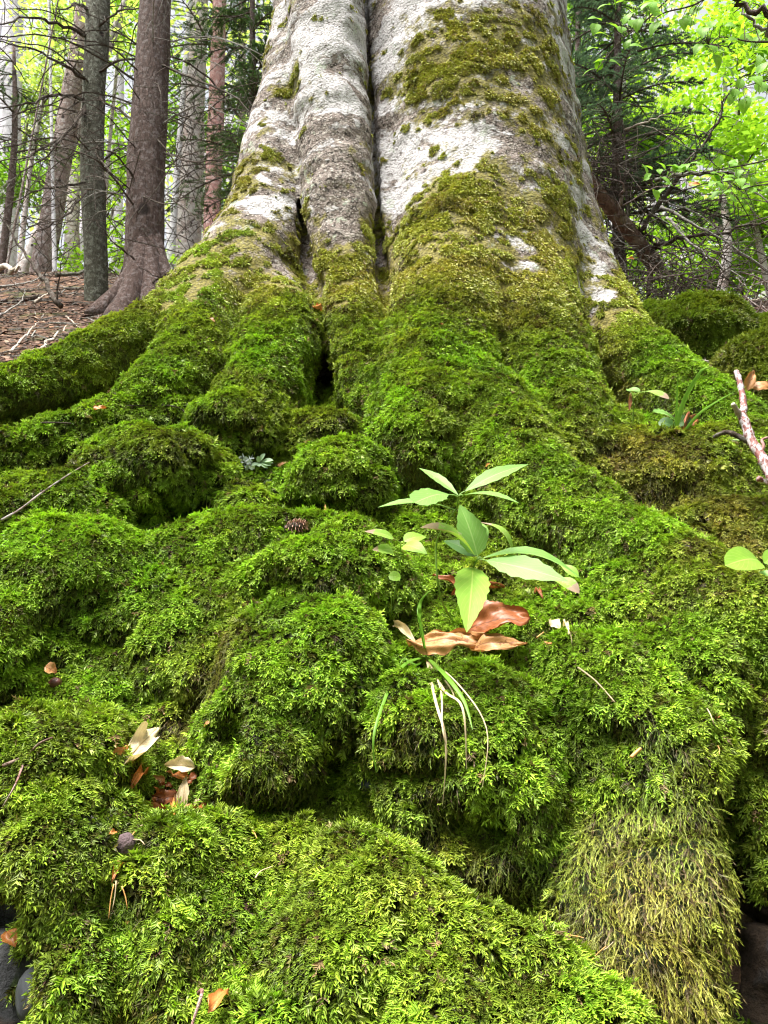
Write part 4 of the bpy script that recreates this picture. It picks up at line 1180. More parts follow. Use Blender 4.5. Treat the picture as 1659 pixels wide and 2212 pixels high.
def leaf(name, parent, base, tip, wpx, mat, up=(0, -0.5, 1), fold=0.15, arch=0.1, twist=0.0, kind='ovate', seed=0, teeth=0.0, wave=0.0, crumple=0.0, tear=0.0, petiole=0.0, label=None, roll=0.0, nv=12, nu=4, thick=0.0):
    """one leaf blade between two points; up: the way its face looks"""
    r = random.Random(seed * 7 + int(wpx * 13))
    a, b = V3(base), V3(tip); L = (b - a).length; d = (b - a).normalized()
    n = Vector(up).normalized(); n = (n - d * n.dot(d)).normalized(); s = d.cross(n).normalized()
    w = rad(wpx, a.lerp(b, .5)) / 2
    prof = {'ovate': lambda t: math.sin(math.pi * min(1, t ** 0.72)) ** 0.8 * (1 - .25 * t) * 1.12, 'lance': lambda t: (math.sin(math.pi * t ** 0.9) ** 1.05), 'obov': lambda t: math.sin(math.pi * t ** 1.5) ** 0.75,
            'round': lambda t: math.sqrt(max(0, 1 - (2 * t - 1) ** 2)), 'blunt': lambda t: (min(1, t * 2.2) ** 1.2) * (1 - max(0, t - .82) ** 2 * 16)}[kind]
    V, U, VV = [], [], []
    for i in range(nv + 1):
        t = i / nv; ww = max(prof(min(t, 1)), 0.03 if i < nv else 0.01) * w
        tt = petiole + (1 - petiole) * t
        c = a + d * L * tt + n * (math.sin(math.pi * tt) * arch * L)
        for j in range(-nu, nu + 1):
            q = j / nu
            rr = ww * (1 + (teeth * (1 if i % 2 else -1) * .5 if abs(j) == nu else 0) + r.uniform(-.02, .02))
            if tear: rr *= 1 - tear * max(0, mnoise.noise(Vector((t * 5 + seed, (1 if q > 0 else -1) * 3, seed * 1.7))) + .1) * abs(q) * 2
            off = q * rr
            if roll:
                ang = q * roll * (0.5 + t); lat = math.sin(ang) / max(abs(roll) * (0.5 + t), .01) * rr; lift = (1 - math.cos(ang)) / max(abs(roll) * (.5 + t), .01) * rr
            else: lat, lift = off, abs(off) * fold
            ta = twist * t; wv = wave * L * (math.sin(t * 7 + q * 2.3 + seed) * abs(q) + 0.5 * math.sin(t * 4 + q * 3 + seed * 2) + .25 * math.sin(t * 13 + q * 7 + seed * 3) * abs(q))
            if crumple:
                pn = Vector((t * 3.2 + seed, q * 1.6, seed * .7))
                fw = (t * 8.5 - abs(q) * 2.6 + .25 * mnoise.noise(pn * 2)) % 1.0
                wv += crumple * L * (mnoise.noise(pn * .8) * 1.3 + mnoise.noise(pn * 1.9 + Vector((9, 0, 0))) * .45) * (.35 + abs(q)) + abs(fw - .5) * .09 * w * (1 - .5 * abs(q))
            lat2 = lat * math.cos(ta) - lift * math.sin(ta); li2 = lat * math.sin(ta) + lift * math.cos(ta)
            V.append(c + s * lat2 + n * (li2 + wv)); U.append(q); VV.append(t)
    m = 2 * nu + 1
    Fc = [(i * m + j, i * m + j + 1, (i + 1) * m + j + 1, (i + 1) * m + j) for i in range(nv) for j in range(m - 1)]
    if petiole:
        k = len(V); pr = max(rad(1.3, a), .0006)
        e = a + d * L * petiole * 1.1 + n * (math.sin(math.pi * petiole) * arch * L)
        n0 = len(V); tube(V, Fc, [a, a.lerp(e, .5) + n * arch * L * .15, e], [pr, pr * .9, pr * .8], 5, False)
        U += [0] * (len(V) - n0); VV += [0] * (len(V) - n0)
    o = mesh_obj(name, V, Fc, mat, parent, True, {'lu': U, 'lv': VV})
    if label: o['label'] = label
    return o

def simple_mat(name, c1, c2, rough=0.6, sc=80, fac=0.0, bump=0.4):
    t = NT(name); n = t.noise(sc, 4, .6, t.coords()); c = t.mix(n, c1, c2)
    return t.done(t.leafy(c, c, fac, rough) if fac else t.pbsdf(c, rough, t.bump(n, bump, .004), .3))
MS_GREEN = simple_mat('green_stem', (0.14, 0.25, 0.04), (0.22, 0.36, 0.07), .5, fac=.2)
MS_RED = simple_mat('brownish_stem', (0.13, 0.10, 0.04), (0.22, 0.2, 0.07), .5)
M_STRAW = simple_mat('straw', (0.42, 0.30, 0.16), (0.66, 0.55, 0.38), .5, fac=.2)
M_BLADE = simple_mat('grass_blade', (0.10, 0.26, 0.02), (0.22, 0.42, 0.05), .45, fac=.4)
M_ORANGE = simple_mat('orange_needle', (0.50, 0.22, 0.06), (0.62, 0.36, 0.14), .4)

def stem(parent, pts, rpx, mat=None, name='stem', sub=5):
    P = spline([V3(p) for p in pts], sub); V, Fc = [], []
    r = rad(rpx, P[0]); tube(V, Fc, P, [r * (1 - .5 * i / len(P)) for i in range(len(P))], 6)
    return mesh_obj(name, V, Fc, mat or MS_GREEN, parent, True)

def strip(parent, pts, wpx, mat, name='blade', up=(0, -1, .4), seed=0):
    """grass blade: a folded ribbon tapering to its tip"""
    P = spline([V3(p) for p in pts], 6); w = rad(wpx, P[0]) / 2; V, Fc = [], []; n = len(P)
    for i, p in enumerate(P):
        d = (P[min(i + 1, n - 1)] - P[max(i - 1, 0)]).normalized(); s = d.cross(Vector(up)).normalized(); t = i / (n - 1)
        ww = w * (0.6 + .4 * min(1, t * 5)) * (1 - t ** 2.2) + .0002
        nn = s.cross(d)
        V += [p - s * ww, p + nn * ww * .35, p + s * ww]
    for i in range(n - 1):
        for j in range(2): k = i * 3 + j; Fc.append((k, k + 1, k + 4, k + 3))
    return mesh_obj(name, V, Fc, mat, parent, True)

# --- the leafy seedling in the middle
pl = empty('seedling', hit(1000, 1360)[0]); tag(pl, 'tallest green seedling with large toothed leaves rising above the brown leaf', 'seedling')
base = hit(1000, 1350)[0]
stem(pl, [base, (1012, 1290, 1.20), (1020, 1235, 1.15), (1031, 1208, 1.12)], 2.6)
stem(pl, [base + Vector((-.012, .01, 0)), (952, 1290, 1.24), (942, 1180, 1.22), (966, 1128, 1.18), (986, 1098, 1.15), (990, 1070, 1.13)], 2.2)
L = lambda b, t, w, m=MG, **k: leaf('leaf', pl, b, t, w, m, **k)
L((990, 1070, 1.13), (905, 1011, 1.20), 24, kind='lance', up=(-.3, -.5, 1), arch=.05, teeth=.12, seed=1)
L((992, 1069, 1.13), (1141, 1003, 1.16), 42, kind='lance', up=(0, -.9, .8), arch=.06, teeth=.14, seed=2, petiole=.08)
L((992, 1071, 1.13), (1122, 1087, 1.07), 34, kind='lance', up=(.1, -.6, 1), arch=.08, teeth=.16, seed=3, petiole=.06)
L((989, 1073, 1.13), (896, 1086, 1.05), 58, kind='blunt', up=(0, -.9, .7), arch=.08, fold=.1, teeth=.12, seed=4, petiole=.22)
L((984, 1102, 1.16), (816, 1096, 1.14), 27, kind='lance', up=(0, -.7, 1), arch=.1, teeth=.1, seed=5, petiole=.35)
L((1033, 1206, 1.12), (993, 1090, 1.13), 66, MG, kind='ovate', up=(.2, -1, .25), arch=.06, teeth=.12, seed=6, petiole=.05)
L((1031, 1208, 1.12), (908, 1140, 1.08), 46, MGB, kind='obov', up=(.1, -.6, 1), arch=.14, fold=.5, seed=7, petiole=.05, label='leaf with a withered brown tip')
L((1030, 1202, 1.13), (958, 1168, 1.17), 44, MGD, kind='ovate', up=(.1, -.8, .6), arch=.06, seed=8)
L((1040, 1195, 1.17), (1028, 1126, 1.2), 18, MG, kind='lance', up=(.4, -.8, .4), arch=.3, seed=9)
L((1110, 1200, 1.18), (1034, 1128, 1.19), 26, MGB, kind='lance', up=(.4, -.6, .8), arch=.2, fold=.4, seed=9)
L((1031, 1209, 1.12), (1256, 1250, 1.10), 46, MG, kind='lance', up=(.1, -.6, 1), arch=.16, fold=.3, teeth=.08, seed=10, petiole=.04)
L((1033, 1208, 1.12), (1228, 1256, 1.04), 62, MG, kind='lance', up=(0, -1, .45), arch=.04, fold=.1, teeth=.14, seed=11, petiole=.10)
L((1208, 1219, 1.13), (1250, 1247, 1.11), 24, MGY, kind='obov', up=(0, -1, .4), seed=12)
L((1192, 1253, 1.09), (1252, 1282, 1.06), 34, MGB, kind='obov', up=(0, -.9, .6), arch=.15, fold=.3, seed=13)
L((1022, 1226, 1.14), (1008, 1366, 1.04), 76, MGY, kind='ovate', up=(.05, -1, .45), arch=.06, fold=.12, teeth=.10, seed=14, nv=16)

# --- the small pale one beside it
p2 = empty('seedling', hit(850, 1300)[0]); tag(p2, 'small seedling with four oval leaves left of the tallest one', 'seedling')
L = lambda b, t, w, m=MGY, **k: leaf('leaf', p2, b, t, w, m, **k)
stem(p2, [hit(848, 1310)[0], (860, 1240, 1.25), (866, 1200, 1.22), (864, 1172, 1.2)], 1.4)
L((864, 1172, 1.2), (787, 1148, 1.18), 27, MGB, up=(0, -.9, .8), seed=1, petiole=.2)
L((866, 1172, 1.2), (921, 1160, 1.22), 34, up=(0, -.8, .6), seed=2, petiole=.1)
L((865, 1178, 1.2), (923, 1197, 1.16), 38, up=(0, -1, .6), seed=3, petiole=.15)
L((864, 1196, 1.21), (804, 1188, 1.18), 30, MGB, up=(0, -1, .6), seed=4, petiole=.3)
p3 = empty('seedling', hit(850, 1330)[0]); tag(p3, 'tiny seedling with one round leaf below the small one', 'seedling')
stem(p3, [hit(846, 1330)[0], (846, 1290, 1.24), (850, 1256, 1.2)], .9)
leaf('leaf', p3, (839, 1245, 1.2), (866, 1248, 1.2), 26, MGY, kind='round', up=(0, -1, .5), seed=3)

# --- grass tuft on the brown leaf
g = empty('grass_tuft', hit(925, 1420)[0]); tag(g, 'tuft of arching green and straw blades hanging over the moss below the brown leaf', 'grass')
gb = hit(925, 1418, .035)[0]
def over(pts, lift=.02):
    return [gb] + [hit(x, y, lift + .022)[0] for x, y in pts]
for pts, w, m in [([(856, 1462), (824, 1577), (820, 1652)], 6.5, M_BLADE), ([(975, 1469), (1005, 1535), (1016, 1578)], 9, M_BLADE), ([(900, 1440), (870, 1430), (850, 1445)], 4, M_BLADE)]:
    strip(g, over(pts, .03), w, m)
strip(g, [gb, (908, 1340, 1.16), (909, 1300, 1.14), (930, 1274, 1.13)], 8, M_BLADE)
strip(g, [gb, (906, 1350, 1.17), (903, 1310, 1.16), (912, 1290, 1.15)], 4, M_BLADE)
for pts, w in [([(940, 1520), (957, 1600), (960, 1725)], 5), ([(968, 1500), (996, 1545), (1007, 1645)], 5.5), ([(960, 1490), (952, 1570), (965, 1625)], 3.5), ([(930, 1460), (915, 1490)], 2.5), ([(1000, 1480), (1045, 1580), (1042, 1690)], 2.5), ([(985, 1500), (990, 1520)], 3)]:
    strip(g, over(pts, .022), w, M_STRAW)

# --- fallen leaves: photo x, y of base and tip
def off(x, y, d):
    p, n = hit(x, y); return p - (p - CAM).normalized() * d
def fallen(label, b, t, w, mat, lift=.014, ltip=.02, group=None, **k):
    lift += .010; ltip += .012
    k.setdefault('crumple', .12); k.setdefault('tear', .2)
    a, na = hit(*b, lift); c, nc = hit(*t, ltip)
    n = (na * .4 + Vector((0, -.6, .6)))
    o = leaf('dead_leaf', None, a, c, w, mat, up=tuple(n), **k)
    mid = a.lerp(c, .5)
    for v in o.data.vertices: v.co -= mid
    o.location = mid
    return tag(o, label, 'leaf', group or 'dead leaves caught in the moss')
fallen('large red-brown dead beech leaf standing up behind the seedling leaf', (1005, 1372), (1148, 1352), 96, MD1, .03, .05, kind='round', wave=.0, crumple=.10, fold=.2, seed=2, teeth=.06, tear=.2, nv=30, nu=11)
fallen('large torn tan leaf under the grass tuft', (1090, 1396), (880, 1392), 74, MD2, .05, .05, kind='obov', wave=.0, crumple=.10, tear=.35, fold=.1, arch=.04, seed=5, nv=30, nu=11)
fallen('light tan strip of leaf right of the torn one', (1020, 1408), (1138, 1392), 50, MD2, .06, .06, kind='ovate', wave=.0, crumple=.09, tear=.3, seed=7, nv=22, nu=8)
fallen('curled cream leaf end sticking up at the left of the brown leaf', (908, 1398), (850, 1356), 32, MD3, .05, .03, kind='blunt', roll=1.6, seed=8)
fallen('brown leaf half hidden behind the seedling stem', (975, 1290), (1092, 1270), 40, MD1, .012, .02, wave=.03, roll=1.2, seed=9)
fallen('thin russet leaf piece left of the seedling stem', (990, 1275), (935, 1250), 22, MD1, .012, .02, roll=1.0, seed=10)
fallen('small russet leaf hanging from a thread right of the seedling', (1158, 1282), (1176, 1300), 14, MD1, .02, .02, seed=11)
fallen('pale shred of leaf on the moss right of the brown leaf', (1190, 1345), (1208, 1366), 24, MD3, .015, .015, wave=.06, seed=12)
fallen('narrow twisted cream leaf right of the pale shred', (1218, 1350), (1240, 1400), 16, MD3, .018, .015, twist=1.8, seed=13)
fallen('small orange leaf scrap right of the tan strip', (1178, 1408), (1196, 1395), 22, MD4, .012, .012, wave=.05, seed=14)
fallen('pale cream leaf tilted up at the edge of the leaf pocket', (254, 1652), (330, 1598), 46, MD3, .02, .05, kind='ovate', fold=.3, wave=.012, seed=15)
fallen('rust brown leaf under the pale cream one', (240, 1628), (290, 1675), 42, MD4, .012, .012, wave=.05, roll=.9, seed=16)
fallen('folded tan leaf at the back of the leaf pocket', (435, 1652), (356, 1658), 36, MD3, .03, .03, fold=.6, wave=.03, seed=17)
fallen('orange leaf scrap below the folded tan one', (412, 1676), (365, 1684), 20, MD4, .03, .03, wave=.03, seed=18)
fallen('cream leaf standing on its tip in the leaf pocket', (396, 1752), (402, 1680), 32, MD3, .03, .04, fold=.5, twist=.5, seed=19)
fallen('arched orange leaf left in the leaf pocket', (268, 1712), (312, 1692), 18, MD4, .02, .02, arch=.2, seed=20)
fallen('orange leaf curled round a dark gap in the leaf pocket', (308, 1762), (376, 1758), 34, MD4, .02, .03, arch=.42, roll=1.6, seed=21)
fallen('ragged pink-tan leaf at the front of the leaf pocket', (358, 1765), (434, 1745), 28, MD2, .035, .035, wave=.05, seed=22)
fallen('brown leaf deep in the leaf pocket', (330, 1735), (395, 1720), 44, MD1, .02, .02, wave=.04, seed=23)
fallen('dark russet leaf at the bottom of the leaf pocket', (420, 1765), (460, 1770), 26, MD1, .02, .02, wave=.04, seed=24)
fallen('bright rust leaf under the bark flake', (270, 1868), (248, 1900), 28, MD4, .025, .02, wave=.05, roll=.8, seed=25)
fallen('orange leaf in the dark hollow at the lower left edge', (18, 2028), (44, 2052), 36, MD4, .03, .03, wave=.04, seed=26)
fallen('crumpled orange leaf at the bottom edge beside the red twig', (460, 2192), (495, 2160), 36, MD4, .04, .04, wave=.07, seed=27)
fallen('pale leaf scraps on the left ridge', (158, 898), (198, 904), 20, MD3, .015, .015, wave=.05, seed=28)
fallen('small orange leaf on the left ridge', (200, 888), (228, 886), 16, MD4, .015, .015, wave=.05, seed=29)
fallen('brown leaf and husk in the hollow at the left', (92, 1442), (128, 1458), 36, MD2, .03, .03, roll=1.0, seed=30)
fallen('small orange leaf in the cleft between the stems', (672, 668), (700, 672), 16, MD4, .02, .02, wave=.05, seed=31)
fallen('pink-brown leaf point beside the pale rosette', (600, 1014), (622, 1004), 16, MD2, .015, .02, seed=32)
fallen('dark red leaf at the foot of the right grass stems', (1470, 932), (1504, 930), 26, MD1, .02, .03, roll=.9, seed=33)
fallen('tan leaf propped against the forked stick', (1612, 845), (1628, 800), 24, MD2, .03, .04, fold=.4, seed=34)
fallen('wide tan leaf at the right edge behind the forked stick', (1625, 835), (1672, 838), 30, MD2, .03, .03, wave=.04, seed=35)
fallen('orange leaf right of the lower ridge', (855, 1830), (895, 1845), 18, MD4, .012, .012, seed=36)
fallen('pale brown leaf bits right of the bright ridge', (1070, 1955), (1100, 1985), 20, MD2, .015, .015, wave=.05, seed=37)
fallen('small tan flake on the left buttress', (452, 690), (462, 700), 9, MD2, .012, .012, seed=38)
rr = random.Random(4)
for i in range(26):
    x, y = 345 + rr.gauss(0, 52), 1722 + rr.gauss(0, 26)
    s = rr.uniform(14, 34); ang = rr.uniform(0, 6.28)
    fallen(rr.choice(['broken brown leaf among the heap in the leaf pocket']), (x, y), (x + math.cos(ang) * s, y + math.sin(ang) * s * .6), s * .7, [MD1, MD2, MD4, MD1, MD3][i % 5], .01 + .02 * rr.random(), .012 + .03 * rr.random(), wave=.06, roll=rr.choice([0, .9, 1.5]), fold=.3, seed=90 + i, group='broken leaves heaped in the leaf pocket', nv=9, nu=3)
spots = [(515, 1750), (470, 1730), (480, 1745), (780, 1765), (805, 1775), (1240, 2035), (1265, 2060), (455, 1560), (620, 1835), (1405, 1290), (270, 1995), (1535, 1560), (1080, 1560), (560, 1770), (70, 1560), (320, 1210), (950, 700), (1370, 560), (1520, 1160), (540, 2170), (1600, 1420), (1050, 1010), (700, 1120), (235, 1275), (1300, 1930)]
for i, (x, y) in enumerate(spots):
    a, n = hit(x, y, .012)
    s = rr.uniform(10, 18); ang = rr.uniform(0, 6.28)
    b = hit(x + math.cos(ang) * s, y + math.sin(ang) * s, .012)[0]
    o = leaf('leaf_scrap', None, a, b, s * .6, rr.choice([MD1, MD2, MD4]), up=tuple(n + Vector((0, -.5, .5))), wave=.06, roll=.7, seed=60 + i, nv=6, nu=2)
    m_ = a.copy()
    for v in o.data.vertices: v.co -= m_
    o.location = m_
    tag(o, 'tiny brown leaf scrap lodged among the moss shoots', 'leaf scrap', 'tiny leaf scraps in the moss')

# --- twigs, needles and the forked stick
def twig(name, label, pts, rpx, mat, lift=.016, seed=0, sub=5, cat='twig', group=None, rough=.2, surf=True, taper=.5, seg=6):
    lift += .008
    P = [(hit(p[0], p[1], lift)[0] if surf else px(*p)) for p in pts] if not isinstance(pts[0], Vector) else pts
    P = spline(P, sub); V, Fc = [], []; r = rad(rpx, P[0])
    tube(V, Fc, P, [r * (1 - taper * i / len(P)) for i in range(len(P))], seg, rough=rough, seed=seed)
    o = mesh_obj(name, V, Fc, mat, None, True); m_ = P[len(P) // 2].copy()
    for v in o.data.vertices: v.co -= m_
    o.location = m_
    return tag(o, label, cat, group)
twig('twig', 'thin dark twig arching over the upper left cushion', [(410, 932), (398, 895), (372, 880), (330, 876), (270, 880)], 1.8, MB_DEAD)
twig('twig', 'brown root-like twig along the left edge ridge', [(0, 938), (40, 925), (90, 918), (150, 916)], 3, MB_DEAD)
twig('twig', 'long straw-brown twig running up from the left edge', [(0, 1122), (40, 1100), (90, 1065), (150, 1030), (195, 1002)], 3, MB_BROWN)
twig('twig', 'short grey twig below the long straw-brown one', [(75, 1188), (95, 1165), (112, 1150)], 2.2, MB_SILVER)
twig('twig', 'fine brown twig in the dip between two cushions', [(285, 1170), (315, 1152), (345, 1130)], 1.8, MB_DEAD)
twig('twig', 'peeling orange-brown twig entering from the lower left edge', [(0, 1652), (45, 1636), (85, 1615), (112, 1602)], 4, MB_FALLEN, .022)
twig('twig', 'thin red twig hanging down over the lower left cushion', [(44, 1640), (32, 1690), (16, 1738)], 2.6, MB_RED, .022)
twig('twig', 'pale dry stalk lying right of the grass tuft', [(1252, 1448), (1290, 1478), (1330, 1522)], 2.2, M_STRAW, .02)
twig('twig', 'red-brown twig upright at the bottom edge', [(436, 2135), (438, 2170), (434, 2225)], 5, MB_RED, .05)
twig('twig', 'curved yellow twig above the bright ridge', [(548, 1905), (565, 1890), (585, 1882)], 2.2, M_STRAW, .018)
twig('twig', 'orange twig on the edge of the lower left cushion', [(1160, 1380), (1175, 1368)], 2, M_ORANGE, .018)
twig('needle', 'single orange-brown bud scale on the dark moss at the right', [(1368, 1645), (1378, 1634), (1390, 1624)], 4.5, M_ORANGE, .02, cat='bud scale', taper=.2)
for i, (x, y, dx, dy) in enumerate([(1262, 2040, 20, 40), (1285, 2060, -22, 40), (1240, 2020, 30, 12), (1300, 2060, 30, -22), (1275, 2080, 40, -35), (505, 1735, 12, 30), (520, 1740, -15, 25), (495, 1765, 25, 5), (535, 1800, 14, 22), (1520, 1540, 12, 28), (1540, 1610, 4, 26), (280, 1800, -5, 30), (262, 1905, -16, 60), (275, 1910, 8, 50), (252, 1910, -18, 75), (300, 1815, 24, 8), (285, 1830, 16, 10), (335, 1745, 30, 12), (300, 1770, 10, 26), (440, 1700, 6, 22)]):
    twig('needle', 'dry orange needle stuck among the moss shoots', [(x, y), (x + dx * .5 + 2, y + dy * .5), (x + dx, y + dy)], 1.7, M_ORANGE if i % 3 else M_STRAW, .022, seed=i, sub=2, cat='needle', group='dry needles in the moss', seg=4)
nt = empty('dry_sprig', hit(452, 1110)[0]); tag(nt, 'small dry sprig of straw-coloured needles on the left cushions', 'sprig')
nb = hit(450, 1112, .01)[0]
for x, y in [(440, 1075), (452, 1070), (462, 1075), (470, 1080), (478, 1088), (448, 1085), (468, 1095)]:
    strip(nt, [nb, nb.lerp(hit(x, y, .03)[0], .5), hit(x, y, .035)[0]], 3, M_STRAW, 'needle')

fs = empty('forked_stick', px(1620, 950, 1.62)); tag(fs, 'forked red stick with pale lichen leaning at the right edge', 'stick')
t = NT('lichened_red_bark'); co = t.coords()
c = t.mix(t.noise(60, 4, .6, co), (0.12, 0.035, 0.03), (0.26, 0.10, 0.09))
c = t.mix(t.ramp(t.noise(110, 5, .7, t.coords((1, 1, .6))), [(0.47, 0.0), (0.54, .9)]), c, (0.48, 0.44, 0.47))
MB_STICK = t.done(t.pbsdf(c, .6, t.bump(t.noise(200, 3, .6, co), .4, .003), .4))
def stick_part(name, pts, r0, r1, mat):
    P = spline([px(*p) for p in pts], 6); V, Fc = [], []
    n = len(P); tube(V, Fc, P, [rad(r0 + (r1 - r0) * i / (n - 1), P[i]) * (1 + .18 * (i % 5 == 0)) for i in range(n)], 10, rough=.12, seed=3)
    return mesh_obj(name, V, Fc, mat, fs, True)
stick_part('stem', [(1700, 1090, 1.45), (1664, 1022, 1.48), (1644, 985, 1.50), (1622, 950, 1.52), (1610, 915, 1.53), (1600, 893, 1.54)], 12, 9.5, MB_STICK)
stick_part('branch', [(1603, 898, 1.54), (1607, 880, 1.55), (1603, 850, 1.57), (1597, 822, 1.58), (1590, 802, 1.59)], 7.5, 5.5, MB_STICK)
stick_part('stub', [(1603, 905, 1.54), (1592, 888, 1.53), (1583, 872, 1.52)], 7, 4.5, MB_BARE)
stick_part('branch', [(1622, 957, 1.52), (1600, 945, 1.53), (1575, 934, 1.54), (1556, 937, 1.55), (1541, 945, 1.56)], 6.5, 4, MB_DEAD)
stick_part('twig', [(1640, 985, 1.5), (1650, 965, 1.5), (1646, 950, 1.52), (1665, 944, 1.52)], 3.5, 2.5, MB_RED)
twig('broken_twig', 'short red broken twig below the forked stick', [(1637, 1034, 1.5), (1652, 1040, 1.5), (1680, 1056, 1.48)], 7, MB_STICK, surf=False, cat='twig')

# --- plants at the right
p4 = empty('seedling', hit(1367, 925)[0]); tag(p4, 'slender seedling with two pale leaves in the gap of the right roots', 'seedling')
stem(p4, [(1367, 925, 1.86), (1368, 885, 1.84), (1367, 853, 1.82)], 1.5)
leaf('leaf', p4, (1367, 853, 1.82), (1353, 843, 1.8), 17, MG, kind='round', up=(0, -1, .8), seed=1)
leaf('leaf', p4, (1355, 843, 1.8), (1383, 845, 1.78), 17, MG, kind='round', up=(0, -1, .6), seed=2)
leaf('leaf', p4, (1367, 853, 1.82), (1446, 862, 1.76), 24, MGB, kind='obov', up=(0, -1, .8), seed=3, petiole=.35, arch=.15)
leaf('leaf', p4, (1362, 850, 1.82), (1358, 890, 1.8), 8, MD1, kind='lance', up=(0, -1, .2), seed=4, label='withered brown leaf')
p5 = empty('seedling', hit(1440, 925)[0]); tag(p5, 'low seedling with a torn pale leaf and two dark round leaves', 'seedling')
stem(p5, [(1452, 930, 1.74), (1455, 915, 1.73), (1460, 908, 1.72)], 1.5)
leaf('leaf', p5, (1460, 910, 1.72), (1410, 888, 1.70), 27, MG, kind='obov', up=(0, -.9, .8), seed=5, teeth=.4, wave=.03)
leaf('leaf', p5, (1455, 920, 1.75), (1422, 912, 1.76), 30, MGD, kind='round', up=(0, -1, .3), seed=6)
leaf('leaf', p5, (1456, 918, 1.76), (1496, 908, 1.76), 32, MGD, kind='round', up=(0, -1, .3), seed=7)
g2 = empty('grass_tuft', hit(1460, 935)[0]); tag(g2, 'three upright grass stems growing from the right moss ridge', 'grass')
for pts, w in [([(1458, 935, 1.72), (1478, 865, 1.7), (1512, 805, 1.66), (1530, 792, 1.64)], 10), ([(1459, 935, 1.72), (1462, 870, 1.7), (1464, 812, 1.68)], 5), ([(1478, 932, 1.72), (1517, 888, 1.68), (1588, 845, 1.62)], 6.5), ([(1520, 945, 1.7), (1590, 950, 1.66), (1665, 948, 1.6)], 4)]:
    strip(g2, pts, w, M_BLADE)
p6 = empty('seedling', hit(1640, 1260)[0]); tag(p6, 'round-leaved seedling cut off by the right edge', 'seedling')
stem(p6, [hit(1665, 1290)[0], (1668, 1245, 1.2), (1650, 1216, 1.17)], 2)
leaf('leaf', p6, (1640, 1212, 1.17), (1566, 1222, 1.12), 66, MGY, kind='round', up=(0, -1, .5), seed=1)
leaf('leaf', p6, (1650, 1216, 1.17), (1700, 1190, 1.17), 40, MGY, kind='ovate', up=(0, -1, .5), seed=2)
leaf('leaf', p6, (1640, 1236, 1.17), (1690, 1250, 1.15), 20, MG, kind='lance', up=(0, -1, .5), seed=3)
ro = empty('rosette_plant', hit(560, 1010)[0]); tag(ro, 'tiny pale green rosette of spoon leaves on the upper cushions', 'plant')
MRS = veined('pale_rosette_leaf', (0.30, 0.46, 0.28), (0.42, 0.58, 0.38), (0.5, 0.62, 0.45))
rc = hit(558, 1006, .034)[0]; kx = rad(1, rc)
for i, (x, y, w) in enumerate([(590, 1000, 14), (586, 1012, 13), (572, 985, 13), (560, 1014, 12), (545, 1012, 12), (578, 1018, 11), (556, 990, 11), (590, 1006, 10), (502, 1012, 9), (515, 1014, 9)]):
    o_ = hit(520, 1004, .012)[0] if x < 530 else rc
    leaf('leaf', ro, o_, o_ + Vector(((x - (515 if x < 530 else 558)) * kx, -.012, -(y - 1003) * kx)), w, MRS, kind='obov', up=(0, -1, .7), seed=i, nv=6, nu=2)
t = NT('white_lichen'); MLI = t.done(t.pbsdf((0.85, 0.9, 0.9), .8))
lv, lf = [], []
r_ = random.Random(8); lc = hit(533, 1000, .032)[0]
for k in range(26):
    d = Vector((r_.gauss(0, 1), r_.gauss(0, .6), r_.gauss(0, 1))).normalized(); p = lc + Vector((r_.uniform(-1, 1) * 14 * kx, 0, r_.uniform(-1, 1) * 14 * kx))
    n0 = len(lv); s1 = d.orthogonal().normalized()
    for j in range(7): 
        a = j / 7 * 6.28; q = 5.5 * kx * (1 + .3 * r_.random()); lv.append(p + (s1 * math.cos(a) + d.cross(s1) * math.sin(a)) * q + d * .002 * r_.random())
    lv.append(p + d * .002)
    for j in range(7): lf.append((n0 + j, n0 + (j + 1) % 7, n0 + 7))
tag(mesh_obj('lichen', lv, lf, MLI), 'small crumpled white lichen beside the pale rosette', 'lichen')

# --- spruce cone, beech husk, bark flake, stones
def cone_thing():
    c = hit(642, 1134, .030)[0]; root = empty('spruce_cone', c); tag(root, 'small open brown cone lying on its side on the moss', 'cone')
    V, Fc = [], []; kx = rad(1, c); ax = Vector((.9, -.25, .1)).normalized(); s = ax.orthogonal().normalized(); q = ax.cross(s)
    tube(V, Fc, [c - ax * 24 * kx, c, c + ax * 22 * kx], [9 * kx, 13 * kx, 6 * kx], 8); mesh_obj('core', V, Fc, MB_DEAD, root)
    first = None
    for k in range(64):
        t = k / 63; a = k * 2.399; rr_ = (10 + 9 * math.sin(math.pi * min(1, t * .9 + .12))) * kx
        p = c + ax * (t - .5) * 46 * kx; d = s * math.cos(a) + q * math.sin(a); d = (d + ax * .35).normalized(); sd = ax.cross(d).normalized()
        th = ax * 1.2 * kx
        v = [p, p + d * rr_ * .7 + sd * 5 * kx, p + d * rr_ * 1.15, p + d * rr_ * .7 - sd * 5 * kx]
        v += [w + th for w in v]
        mesh_obj('scale', v, [(3, 2, 1, 0), (4, 5, 6, 7), (0, 1, 5, 4), (1, 2, 6, 5), (2, 3, 7, 6), (3, 0, 4, 7)], M_CONE, root)
M_CONE = simple_mat('cone_scale', (0.13, 0.05, 0.035), (0.42, 0.24, 0.17), .6, 150)
cone_thing()
